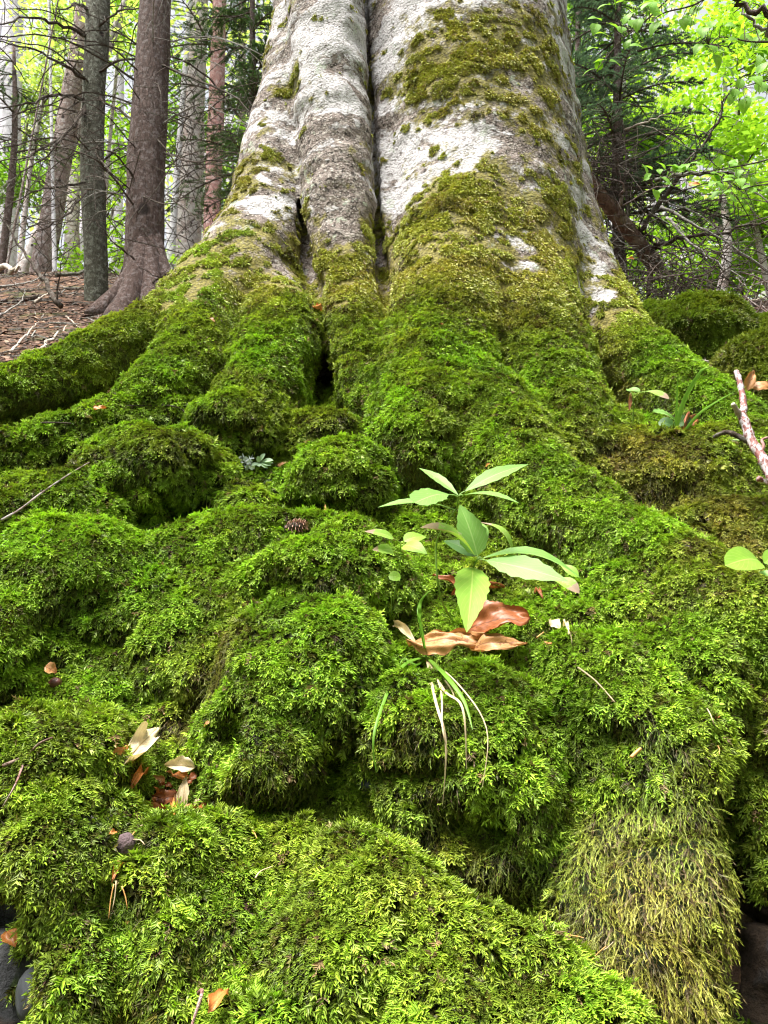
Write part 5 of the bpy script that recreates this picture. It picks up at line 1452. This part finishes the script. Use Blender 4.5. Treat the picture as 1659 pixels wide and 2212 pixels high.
def lump(name, label, x, y, Y, rx, ry, rd, mat, seed, cat, amp=.35, sc=None, lift=0, sub=3, kind=None):
    c = px(x, y, Y) if Y else hit(x, y, lift)[0]
    bpyme = bpy.data.meshes.new(name); import bmesh; bm = bmesh.new(); bmesh.ops.create_icosphere(bm, subdivisions=sub, radius=1); 
    A = np.array([tuple(v.co) for v in bm.verts]); R = np.array([rad(rx, c), rd, rad(ry, c)])
    nz = fbm(A + seed, sc or 1.6, seed, 3) - .5
    A = A * (1 + nz[:, None] * amp * 2) * R
    for v, a in zip(bm.verts, A): v.co = a
    for f in bm.faces: f.smooth = True
    bm.to_mesh(bpyme); bm.free(); bpyme.materials.append(mat); o = bpy.data.objects.new(name, bpyme); COL.objects.link(o); o.location = c
    return tag(o, label, cat, kind=kind)
M_FLAKE = simple_mat('bark_flake', (0.045, 0.03, 0.035), (0.16, 0.11, 0.12), .8, 120, bump=1)
M_SLATE = simple_mat('slate', (0.025, 0.028, 0.034), (0.09, 0.095, 0.11), .55, 30, bump=.8)
M_NUT = simple_mat('husk', (0.05, 0.018, 0.016), (0.14, 0.05, 0.04), .35, 100)
lump('bark_flake', 'purple-brown flake of bark wedged between the lower left cushions', 268, 1832, None, 20, 27, .008, M_FLAKE, 3, 'bark', .25, 3, .034)
lump('beech_husk', 'dark brown nut husk in the hollow at the left', 120, 1482, None, 15, 13, .009, M_NUT, 4, 'husk', .2, 3, .02)
lump('slate_stone', 'dark grey slate stone in the lower left corner', 92, 2140, 0.93, 48, 56, .04, M_SLATE, 5, 'stone', .25, 1.2)
lump('slate_stone', 'grey slate edge bared under the left husk', 100, 1535, None, 40, 14, .02, M_SLATE, 9, 'stone', .25, 1.2, -.005)
lump('slate_stone', 'dark stone bared under the pale rosette', 588, 1050, None, 30, 15, .02, M_SLATE, 10, 'stone', .25, 1.2, .0)
lump('slate_stone', 'dark stone patch showing left of the hanging moss', 800, 1690, None, 34, 26, .025, M_SLATE, 11, 'stone', .3, 1.2, -.01)

# --- mossy boulders at the right, behind the right root
def mossy(name, label, x, y, Y, rx, ry, rd, seed, dens=26000, ol=.35, s0=1.0):
    t_ = lump(name, label, x, y, Y, rx, ry, rd, MAT_BANK, seed, 'boulder', .3, 1.5)
    me = t_.data; n = len(me.vertices); 
    for nm, val in (('moss', 1.2), ('olive', .3), ('white', .3)):
        a = me.attributes.new(nm, 'FLOAT', 'POINT'); a.data.foreach_set('value', np.full(n, val, np.float32))
    A = np.array([tuple(v.co) for v in me.vertices]); NN = np.array([tuple(v.normal) for v in me.vertices]); Ff = np.array([tuple(p.vertices) for p in me.polygons])
    a, b, c = A[Ff[:, 0]], A[Ff[:, 1]], A[Ff[:, 2]]; ar = np.linalg.norm(np.cross(b - a, c - a), axis=1) / 2; fn = NN[Ff].mean(1)
    w = ar * ((fn[:, 1] < .5) & (fn[:, 2] > -.5)) * dens; cum = np.cumsum(w); m = int(cum[-1]); k = np.searchsorted(cum, RNG.random(m) * cum[-1])
    u = RNG.random((m, 1)); v = RNG.random((m, 1)); fl = u + v > 1; u[fl] = 1 - u[fl]; v[fl] = 1 - v[fl]
    P = a[k] + u * (b - a)[k] + v * (c - a)[k] + np.array(t_.location); N2 = fn[k]
    Yd, Zd = directions(N2, .7, .6, .4); q = RNG.random(m)
    o = scatter('moss', PC_FROND, P, euler_from(Yd, Zd), (.8 + .7 * q) * s0, moss_color(P, np.clip(fbm(P, 3, 5, 2) * 1.2 - .5 + ol, 0, 1), np.zeros(m), .02) * .75, t_)
    o['kind'] = 'stuff'; return t_
mossy('mossy_boulder', 'low mossy boulder under the tangle of fallen twigs', 1490, 795, 3.10, 150, 122, .34, 3, s0=1.15, dens=26000)
mossy('mossy_boulder', 'mossy boulder with dark side left of the low one, against the beech root', 1400, 775, 3.4, 85, 110, .3, 5, s0=1.15, dens=26000)
mossy('mossy_boulder', 'mossy lump at the right edge under the dead logs', 1650, 805, 3.0, 80, 112, .3, 6, s0=1.15, dens=26000)
mossy('mossy_boulder', 'rounded olive mossy boulder at the right edge behind the forked stick', 1632, 862, 2.35, 95, 122, .26, 7, ol=.5, s0=1.0, dens=30000)
# ------------------------------------------------------------------ litter, sticks and fallen wood on the forest floor
def litter(name, label, boxes, n, size, mats, seed):
    rng = np.random.default_rng(seed)
    V, Fc, var = [], [], []
    for (x0, x1, y0, y1, w) in boxes:
        m = int(n * w); X = rng.uniform(x0, x1, m); Yy = rng.uniform(y0, y1, m)
        pts = []
        for x, y in zip(X, Yy):
            r = GBVH.ray_cast(Vector((x, y, 60)), Vector((0, 0, -1)))
            if r[0]: pts.append((r[0], r[1]))
        for p, nn in pts:
            s = size * rng.uniform(.4, 1.3); a = rng.uniform(0, 6.28); d = Vector((math.cos(a), math.sin(a), rng.normal() * .35)).normalized()
            d = (d - nn * d.dot(nn) * .8).normalized(); sd = d.cross(nn).normalized(); p = p + nn * rng.uniform(.004, .03)
            k = len(V); c = rng.uniform(-.3, .3) * s
            V += [p, p + d * s * .4 + sd * s * .3 + nn * c, p + d * s + nn * c * .5, p + d * s * .4 - sd * s * .3 + nn * c]
            Fc.append((k, k + 1, k + 2, k + 3)); q = rng.random(); var += [q] * 4
    return tag(mesh_obj(name, V, Fc, mats, attrs={'var': var}), label, 'leaf litter', kind='stuff')
t = NT('leaf_litter'); a = t.attr('var').outputs['Fac']
M_LIT = t.done(t.pbsdf(t.ramp(a, [(0.0, (0.025, 0.014, 0.010)), (0.55, (0.085, 0.042, 0.028)), (0.84, (0.17, 0.09, 0.06)), (0.95, (0.42, 0.31, 0.23)), (1.0, (0.30, 0.10, 0.03))]), .8))
litter('leaf_litter', 'brown and russet leaf litter on the slope left and right behind the beech', [(-3.6, -.2, 2.4, 8.5, .62), (-2.2, -.6, 2.2, 4.2, .3), (.5, 3.2, 2.1, 5.5, .5)], 12000, .032, M_LIT, 3)
def debris(name, label, boxes, n, seed, mat, L=.16, r0=.0022):
    rng = random.Random(seed); V, Fc = [], []
    for (x0, x1, y0, y1, w) in boxes:
        for _ in range(int(n * w)):
            x, y = rng.uniform(x0, x1), rng.uniform(y0, y1); a = rng.uniform(0, 6.28); l = L * rng.uniform(.3, 1.6)
            p = [gpoint(x + math.cos(a) * l * t + rng.gauss(0, .008), y + math.sin(a) * l * t) + Vector((0, 0, .012 + rng.random() * .03)) for t in (0, .5, 1)]
            tube(V, Fc, p, [r0 * rng.uniform(.6, 1.8)] * 3, 4, False)
    return tag(mesh_obj(name, V, Fc, mat), label, 'twig litter', kind='stuff')
debris('fine_twigs', 'fine fallen twigs strewn over the forest floor', [(-3.6, -.3, 2.4, 8, .6), (.6, 3.0, 2.1, 5.2, .6)], 1100, 5, MB_SILVER)
debris('dark_twigs', 'dark needle twigs in the litter of the forest floor', [(-3.6, -.3, 2.4, 8, .6), (.6, 3.0, 2.1, 5.2, .7)], 1500, 6, MB_DEAD, .16)

def gstick(label, pts, r0, mat, name='stick', twigs=0, lift=.02, tl=.1, cat='stick', group=None, seg=7, bare_end=False):
    P = [ghit(x, y) + Vector((0, 0, lift + (p[0] if p else 0))) for x, y, *p in pts]
    V, Fc = dead_branch(P, rad(r0, P[0]), int(pts[0][0] * 7 + pts[0][1]), twigs, tl, seg)
    o = mesh_obj(name, V, Fc, mat, None, True); m_ = P[0].lerp(P[-1], .5)
    for v in o.data.vertices: v.co -= m_
    o.location = m_
    return tag(o, label, cat, group)
gstick('barkless pale stick pointing up behind the left ridge', [(86, 772), (115, 742), (143, 716)], 5, MB_BARE, lift=.03)
gstick('pale forked stick left of the barkless one', [(18, 776), (50, 745), (68, 722), (84, 706)], 3.6, MB_BARE, twigs=2, lift=.03)
gstick('thin pale twig lying on the needles in front of the dark spruce', [(142, 690), (156, 704), (172, 716)], 2.2, MB_BARE, lift=.02)
gstick('long grey stick running up the left slope', [(-5, 636), (50, 628), (92, 611), (134, 588)], 2.6, MB_SILVER, twigs=3, lift=.06)
gstick('crooked grey stick on the left slope', [(-5, 704), (30, 680), (50, 655), (52, 640)], 2.6, MB_SILVER, twigs=2, lift=.05)
gstick('short pale stick left of the leaning dead branch foot', [(74, 668), (92, 652), (106, 645)], 3, MB_BARE, lift=.04)
gstick('half-buried dark root crossing the left slope', [(-5, 660), (40, 655), (90, 648), (150, 655), (190, 660)], 5, MB_SPRUCE, twigs=2, lift=.01)
gstick('pale rotten log at the crest on the left edge', [(-20, 592), (10, 596), (40, 602)], 9, MB_BARE, lift=.08, cat='log', name='log')
gstick('dark log lying along the crest between the spruces', [(120, 606), (180, 600), (240, 602)], 5, MB_GREY, lift=.05, cat='log', name='log')
gstick('reddish log at the right edge', [(1560, 722), (1600, 716), (1662, 712)], 6, MB_RED, lift=.12, name='log', cat='log')
gstick('thin white stick above the reddish log', [(1600, 728), (1640, 712), (1665, 706)], 2.6, MB_BARE, lift=.16)
gstick('hooped pale twig on the rock at the right', [(1480, 742), (1510, 735), (1530, 748), (1535, 770), (1520, 792)], 3, MB_BARE, lift=.05)
gstick('grey twig across the litter behind the right root', [(1500, 800), (1545, 806), (1590, 822)], 2.6, MB_BARE, lift=.04, twigs=2)
def air_branch(name, label, pts, r0, mat, seed, twigs=8, tl=.3, cat='branch', fan=.6, sub=5, group=None):
    P = [px(*p) for p in pts]; V, Fc = dead_branch(P, rad(r0, P[0]), seed, twigs, tl, 7, fan, sub)
    o = mesh_obj(name, V, Fc, mat, None, True); m_ = P[0].copy()
    for v in o.data.vertices: v.co -= m_
    o.location = m_
    return tag(o, label, cat, group)
air_branch('leaning_branch', 'dark dead branch leaning from the left edge to the ground', [(132, 662, 3.9), (98, 612, 4.0), (73, 579, 4.1), (40, 525, 4.2), (-25, 430, 4.3)], 6.5, MB_DEAD, 1, 5, .3)
air_branch('bare_sapling', 'bare thorny sapling standing before the foot of the dark spruce', [(312, 650, 4.2), (318, 610, 4.2), (317, 575, 4.2), (325, 530, 4.2)], 3.4, MB_DEAD, 2, 9, .25)
air_branch('white_twig', 'white twig across the foot of the dark spruce', [(248, 645, 4.1), (272, 651, 4.1), (296, 657, 4.0)], 1.8, MB_BARE, 3, 0)

# --- the fallen spruce at the right
fl = empty('fallen_spruce', px(1418, 580, 4.2)); tag(fl, 'fallen dead spruce trunk leaning down from behind the beech, its end broken', 'fallen tree')
P = spline([px(*p) for p in [(1215, 300, 3.9), (1253, 367, 3.95), (1314, 443, 4.0), (1368, 511, 4.1), (1418, 578, 4.2)]], 6)
V, Fc = [], []; n = len(P); tube(V, Fc, P, [rad(13.5 + 4 * i / n, P[i]) for i in range(n)], 14, rough=.14, seed=4); mesh_obj('trunk', V, Fc, MB_FALLEN, fl, True)
V, Fc = [], []; e = P[-1]; dd = (P[-1] - P[-2]).normalized()
for k in range(9):
    o_ = dd.orthogonal(); o_.rotate(Quaternion(dd, k * .7)); q = e + o_ * rad(9, e); tube(V, Fc, [q - dd * .03, q + dd * random.uniform(.01, .05)], [.012, .002], 5)
mesh_obj('splintered_end', V, Fc, MB_BARE, fl)['kind'] = 'stuff'
for i, (pts, r, mat, tw, lb) in enumerate([
    ([(1375, 508, 4.1), (1426, 439, 4.0), (1494, 346, 3.9), (1541, 281, 3.85), (1563, 216, 3.8), (1592, 186, 3.8)], 5.5, MB_DEAD, 20, 'long branch rising to the right'),
    ([(1404, 540, 4.1), (1458, 518, 4.0), (1566, 500, 3.9), (1680, 474, 3.8)], 6.5, MB_DEAD, 16, 'long branch reaching to the right edge'),
    ([(1353, 490, 4.05), (1351, 360, 4.0), (1343, 252, 4.0), (1303, 165, 3.95)], 4.2, MB_DEAD, 16, 'upright branch'),
    ([(1325, 460, 4.0), (1312, 400, 3.95), (1316, 350, 3.9), (1290, 290, 3.9)], 3.4, MB_DEAD, 10, None),
    ([(1300, 420, 4.0), (1290, 350, 3.9), (1300, 290, 3.9)], 3.4, MB_DEAD, 10, None),
    ([(1335, 470, 4.0), (1345, 420, 3.9), (1340, 395, 3.85)], 5, MB_BROWN, 3, None),
    ([(1390, 545, 4.05), (1330, 530, 3.9), (1290, 522, 3.85)], 3, MB_DEAD, 7, None),
    ([(1315, 560, 3.9), (1305, 490, 3.9), (1292, 462, 3.9)], 2.4, MB_BROWN, 4, None),
    ([(1408, 575, 4.2), (1406, 605, 4.2), (1400, 640, 4.2)], 9, MB_FALLEN, 4, 'broken stub'),
    ([(1420, 560, 4.15), (1450, 600, 4.0), (1470, 640, 3.9)], 3, MB_DEAD, 10, None),
    ([(1350, 280, 4.0), (1400, 262, 3.8), (1440, 246, 3.75)], 2.8, MB_BARE, 3, 'pale twig'),
    ([(1360, 350, 4.0), (1440, 300, 3.9), (1500, 230, 3.8)], 2.6, MB_DEAD, 12, None),
    ([(1380, 500, 4.1), (1480, 540, 4.0), (1560, 560, 3.9)], 2.8, MB_DEAD, 14, None)]):
    V, Fc = dead_branch([px(*p) for p in pts], rad(r, px(*pts[0])), 500 + i, tw, .42, 7, .8)
    o = mesh_obj('branch', V, Fc, mat, fl, True)
    if lb: o['label'] = lb
def tangle(name, label, cen, spread, n, seed, mat, L=.3, r0=.0025):
    rg = random.Random(seed); V, Fc = [], []; c = px(*cen)
    for k in range(n):
        p = c + Vector((rg.gauss(0, spread[0]), rg.gauss(0, spread[1]), rg.gauss(0, spread[2]))); a = rg.uniform(0, 6.28)
        d = Vector((math.cos(a), math.sin(a) * .6, rg.gauss(0, .6))).normalized(); l = L * rg.uniform(.3, 1.2); bend = Vector((rg.gauss(0, .3), rg.gauss(0, .3), rg.gauss(0, .3) - .2)) * l
        tube(V, Fc, [p, p + d * l * .33 + bend * .1, p + d * l * .66 + bend * .4, p + d * l + bend], [r0 * rg.uniform(.6, 1.6)] * 3 + [r0 * .3], 4, False)
    return tag(mesh_obj(name, V, Fc, mat), label, 'twigs', kind='stuff')
tangle('twig_tangle', 'dense nest of dark dead twigs at the top of the fallen spruce', (1300, 385, 4.05), (.10, .12, .13), 330, 3, MB_DEAD)
tangle('twig_tangle', 'heap of brown dead twigs under the broken end', (1430, 622, 3.9), (.26, .2, .05), 420, 4, MB_DEAD, .22)
tangle('twig_tangle', 'pale dead twigs below the fallen trunk', (1370, 560, 4.3), (.18, .2, .16), 160, 5, MB_SILVER, .3, .002)
tangle('twig_tangle', 'reddish twig heap at the right edge', (1650, 690, 3.6), (.16, .12, .05), 220, 6, MB_BROWN, .2)
tangle('twig_tangle', 'loose dead twigs hanging in the air over the broken end', (1500, 540, 4.2), (.45, .25, .22), 200, 7, MB_DEAD, .4, .0022)
tangle('twig_tangle', 'fine bare twigs among the left spruces', (230, 480, 4.6), (.55, .5, .35), 230, 8, MB_DEAD, .4, .002)
tangle('twig_tangle', 'fine bare twigs between the dark spruce and the beech', (430, 380, 5.0), (.35, .4, .5), 230, 9, MB_DEAD, .5, .0022)
for i, (lb, pts, r, mat, tw) in enumerate([
    ('upper silver twig sloping to the right edge', [(1429, 446, 3.9), (1494, 482, 3.8), (1580, 530, 3.75), (1680, 602, 3.7)], 3.6, MB_SILVER, 5),
    ('lower silver twig sloping down to the litter', [(1440, 470, 3.8), (1490, 522, 3.7), (1548, 568, 3.65), (1616, 608, 3.6)], 3.2, MB_SILVER, 5),
    ('thin silver twig between two others, curving down', [(1400, 430, 4.0), (1450, 440, 3.9), (1520, 470, 3.85), (1600, 560, 3.8)], 2.6, MB_SILVER, 6),
    ('dark mossy branch arching above the silver twigs', [(1415, 390, 3.6), (1494, 374, 3.5), (1570, 372, 3.4), (1612, 398, 3.3), (1680, 462, 3.2)], 5, MB_GREY, 7)]):
    air_branch('dead_branch', lb, pts, r, mat, 700 + i, tw, .3)

# --- beech branches with near leaves in the upper right corner
def leafy_branch(label, pts, rpx, leaves, mat_w=MB_DEAD, seed=0, size=36, group='beech branches hanging in at the upper right'):
    P = [px(*p) for p in pts]; root = empty('beech_branch', P[0]); tag(root, label, 'branch', group)
    V, Fc = [], []; S = spline(P, 6); tube(V, Fc, S, [rad(rpx, S[0]) * (1 - .7 * i / len(S)) for i in range(len(S))], 8, rough=.2, seed=seed)
    mesh_obj('wood', V, Fc, mat_w, root, True)
    rg = random.Random(seed)
    for (x, y, ang, s) in leaves:
        Yc = P[-1].y + rg.uniform(-.12, .12); a = px(x, y, Yc); 
        j = min(S, key=lambda q: (q - a).length)
        d = Vector((math.cos(ang), rg.uniform(-.5, .5), -math.sin(ang))).normalized(); ln = rad(size * s, a)
        if (j - a).length > .02:
            V, Fc = [], []; tube(V, Fc, [j, j.lerp(a, .5) + Vector((0, 0, .02)), a], [.0016, .0012, .0008], 4, False); mesh_obj('twig', V, Fc, mat_w, root)
        leaf('leaf', root, a, a + d * ln, size * s * .66, MBL, up=(rg.uniform(-.3, .3), -.7, rg.uniform(.3, 1)), seed=seed + int(x), nv=8, nu=3, teeth=.05, wave=.012, petiole=.06)
def rows(cx, cy, w, h, n, seed):
    rg = random.Random(seed); return [(cx + rg.uniform(-w, w), cy + rg.uniform(-h, h), rg.uniform(0, 6.28), rg.uniform(.75, 1.2)) for _ in range(n)]
leafy_branch('thin beech twig hanging lowest with a small leaf cluster near the trunk', [(1470, -30, 2.3), (1400, 40, 2.3), (1340, 90, 2.3), (1290, 150, 2.3)], 2.2,
             [(1320, 10, 2.8, .9), (1325, 10, .2, .9), (1300, 45, 3.0, 1), (1290, 50, 1.9, 1), (1310, 50, .3, 1), (1340, 45, .9, 1), (1345, 55, 5.5, .9), (1310, 75, 3.6, .7), (1345, 75, 4.6, .9), (1290, 105, 2.6, .9), (1355, 100, .2, 1.0), (1350, 108, 5.2, .8), (1310, 130, 3.2, .8), (1315, 132, .0, .9), (1285, 148, 2.8, .8), (1290, 155, 4.9, .8), (1330, 20, 4.2, .8), (1365, 60, 5.0, .9)], seed=3)
leafy_branch('beech twig with broad leaves at the top edge right of the cluster', [(1560, -30, 2.2), (1500, 10, 2.2), (1430, 30, 2.2), (1385, 70, 2.2)], 2.4, rows(1440, 30, 65, 32, 22, 4), seed=4)
leafy_branch('beech twig with translucent leaves below the thick branch', [(1680, 90, 2.1), (1620, 90, 2.1), (1560, 80, 2.1), (1530, 100, 2.1)], 2.2, rows(1590, 80, 75, 38, 24, 5), seed=5)
leafy_branch('beech twig with leaves at the right edge, second from the top', [(1700, 170, 2.4), (1650, 175, 2.4), (1600, 190, 2.4)], 2.0, rows(1625, 190, 50, 34, 16, 6), seed=6)
leafy_branch('beech twig with dark leaves above the arching dead branch', [(1700, 330, 2.9), (1640, 350, 2.9), (1560, 365, 2.9), (1440, 385, 2.9)], 2.2, rows(1560, 368, 110, 18, 24, 7), seed=7, size=26)
leafy_branch('beech twig with leaves under the arching dead branch', [(1700, 400, 2.8), (1640, 400, 2.8), (1600, 410, 2.8)], 2.2, rows(1610, 405, 60, 26, 14, 8), seed=8, size=28)
leafy_branch('small beech twig with leaves left of the rising branch', [(1500, 330, 3.3), (1450, 380, 3.3), (1410, 400, 3.3)], 2.0, rows(1430, 390, 40, 30, 12, 9), seed=9, size=24)
air_branch('thick_branch', 'thick dark branch crossing the top right corner', [(1690, 60, 2.0), (1659, 38, 2.0), (1613, 12, 2.0), (1560, -12, 2.0), (1500, -40, 2.0)], 9, MB_SPRUCE, 31, 4, .12)
air_branch('silver_branch', 'silvery forked branch under the thick one in the top right corner', [(1700, 100, 2.05), (1659, 72, 2.05), (1631, 52, 2.05), (1600, 16, 2.05), (1590, -20, 2.05)], 6, MB_SILVER, 32, 3, .12)
o = leaf('orange_leaf', None, (1488, 400, 3.3), (1512, 398, 3.3), 16, MD4, up=(0, -1, .6), wave=.06, seed=4); tag(o, 'single orange leaf caught in the twigs right of the rising branch', 'leaf')
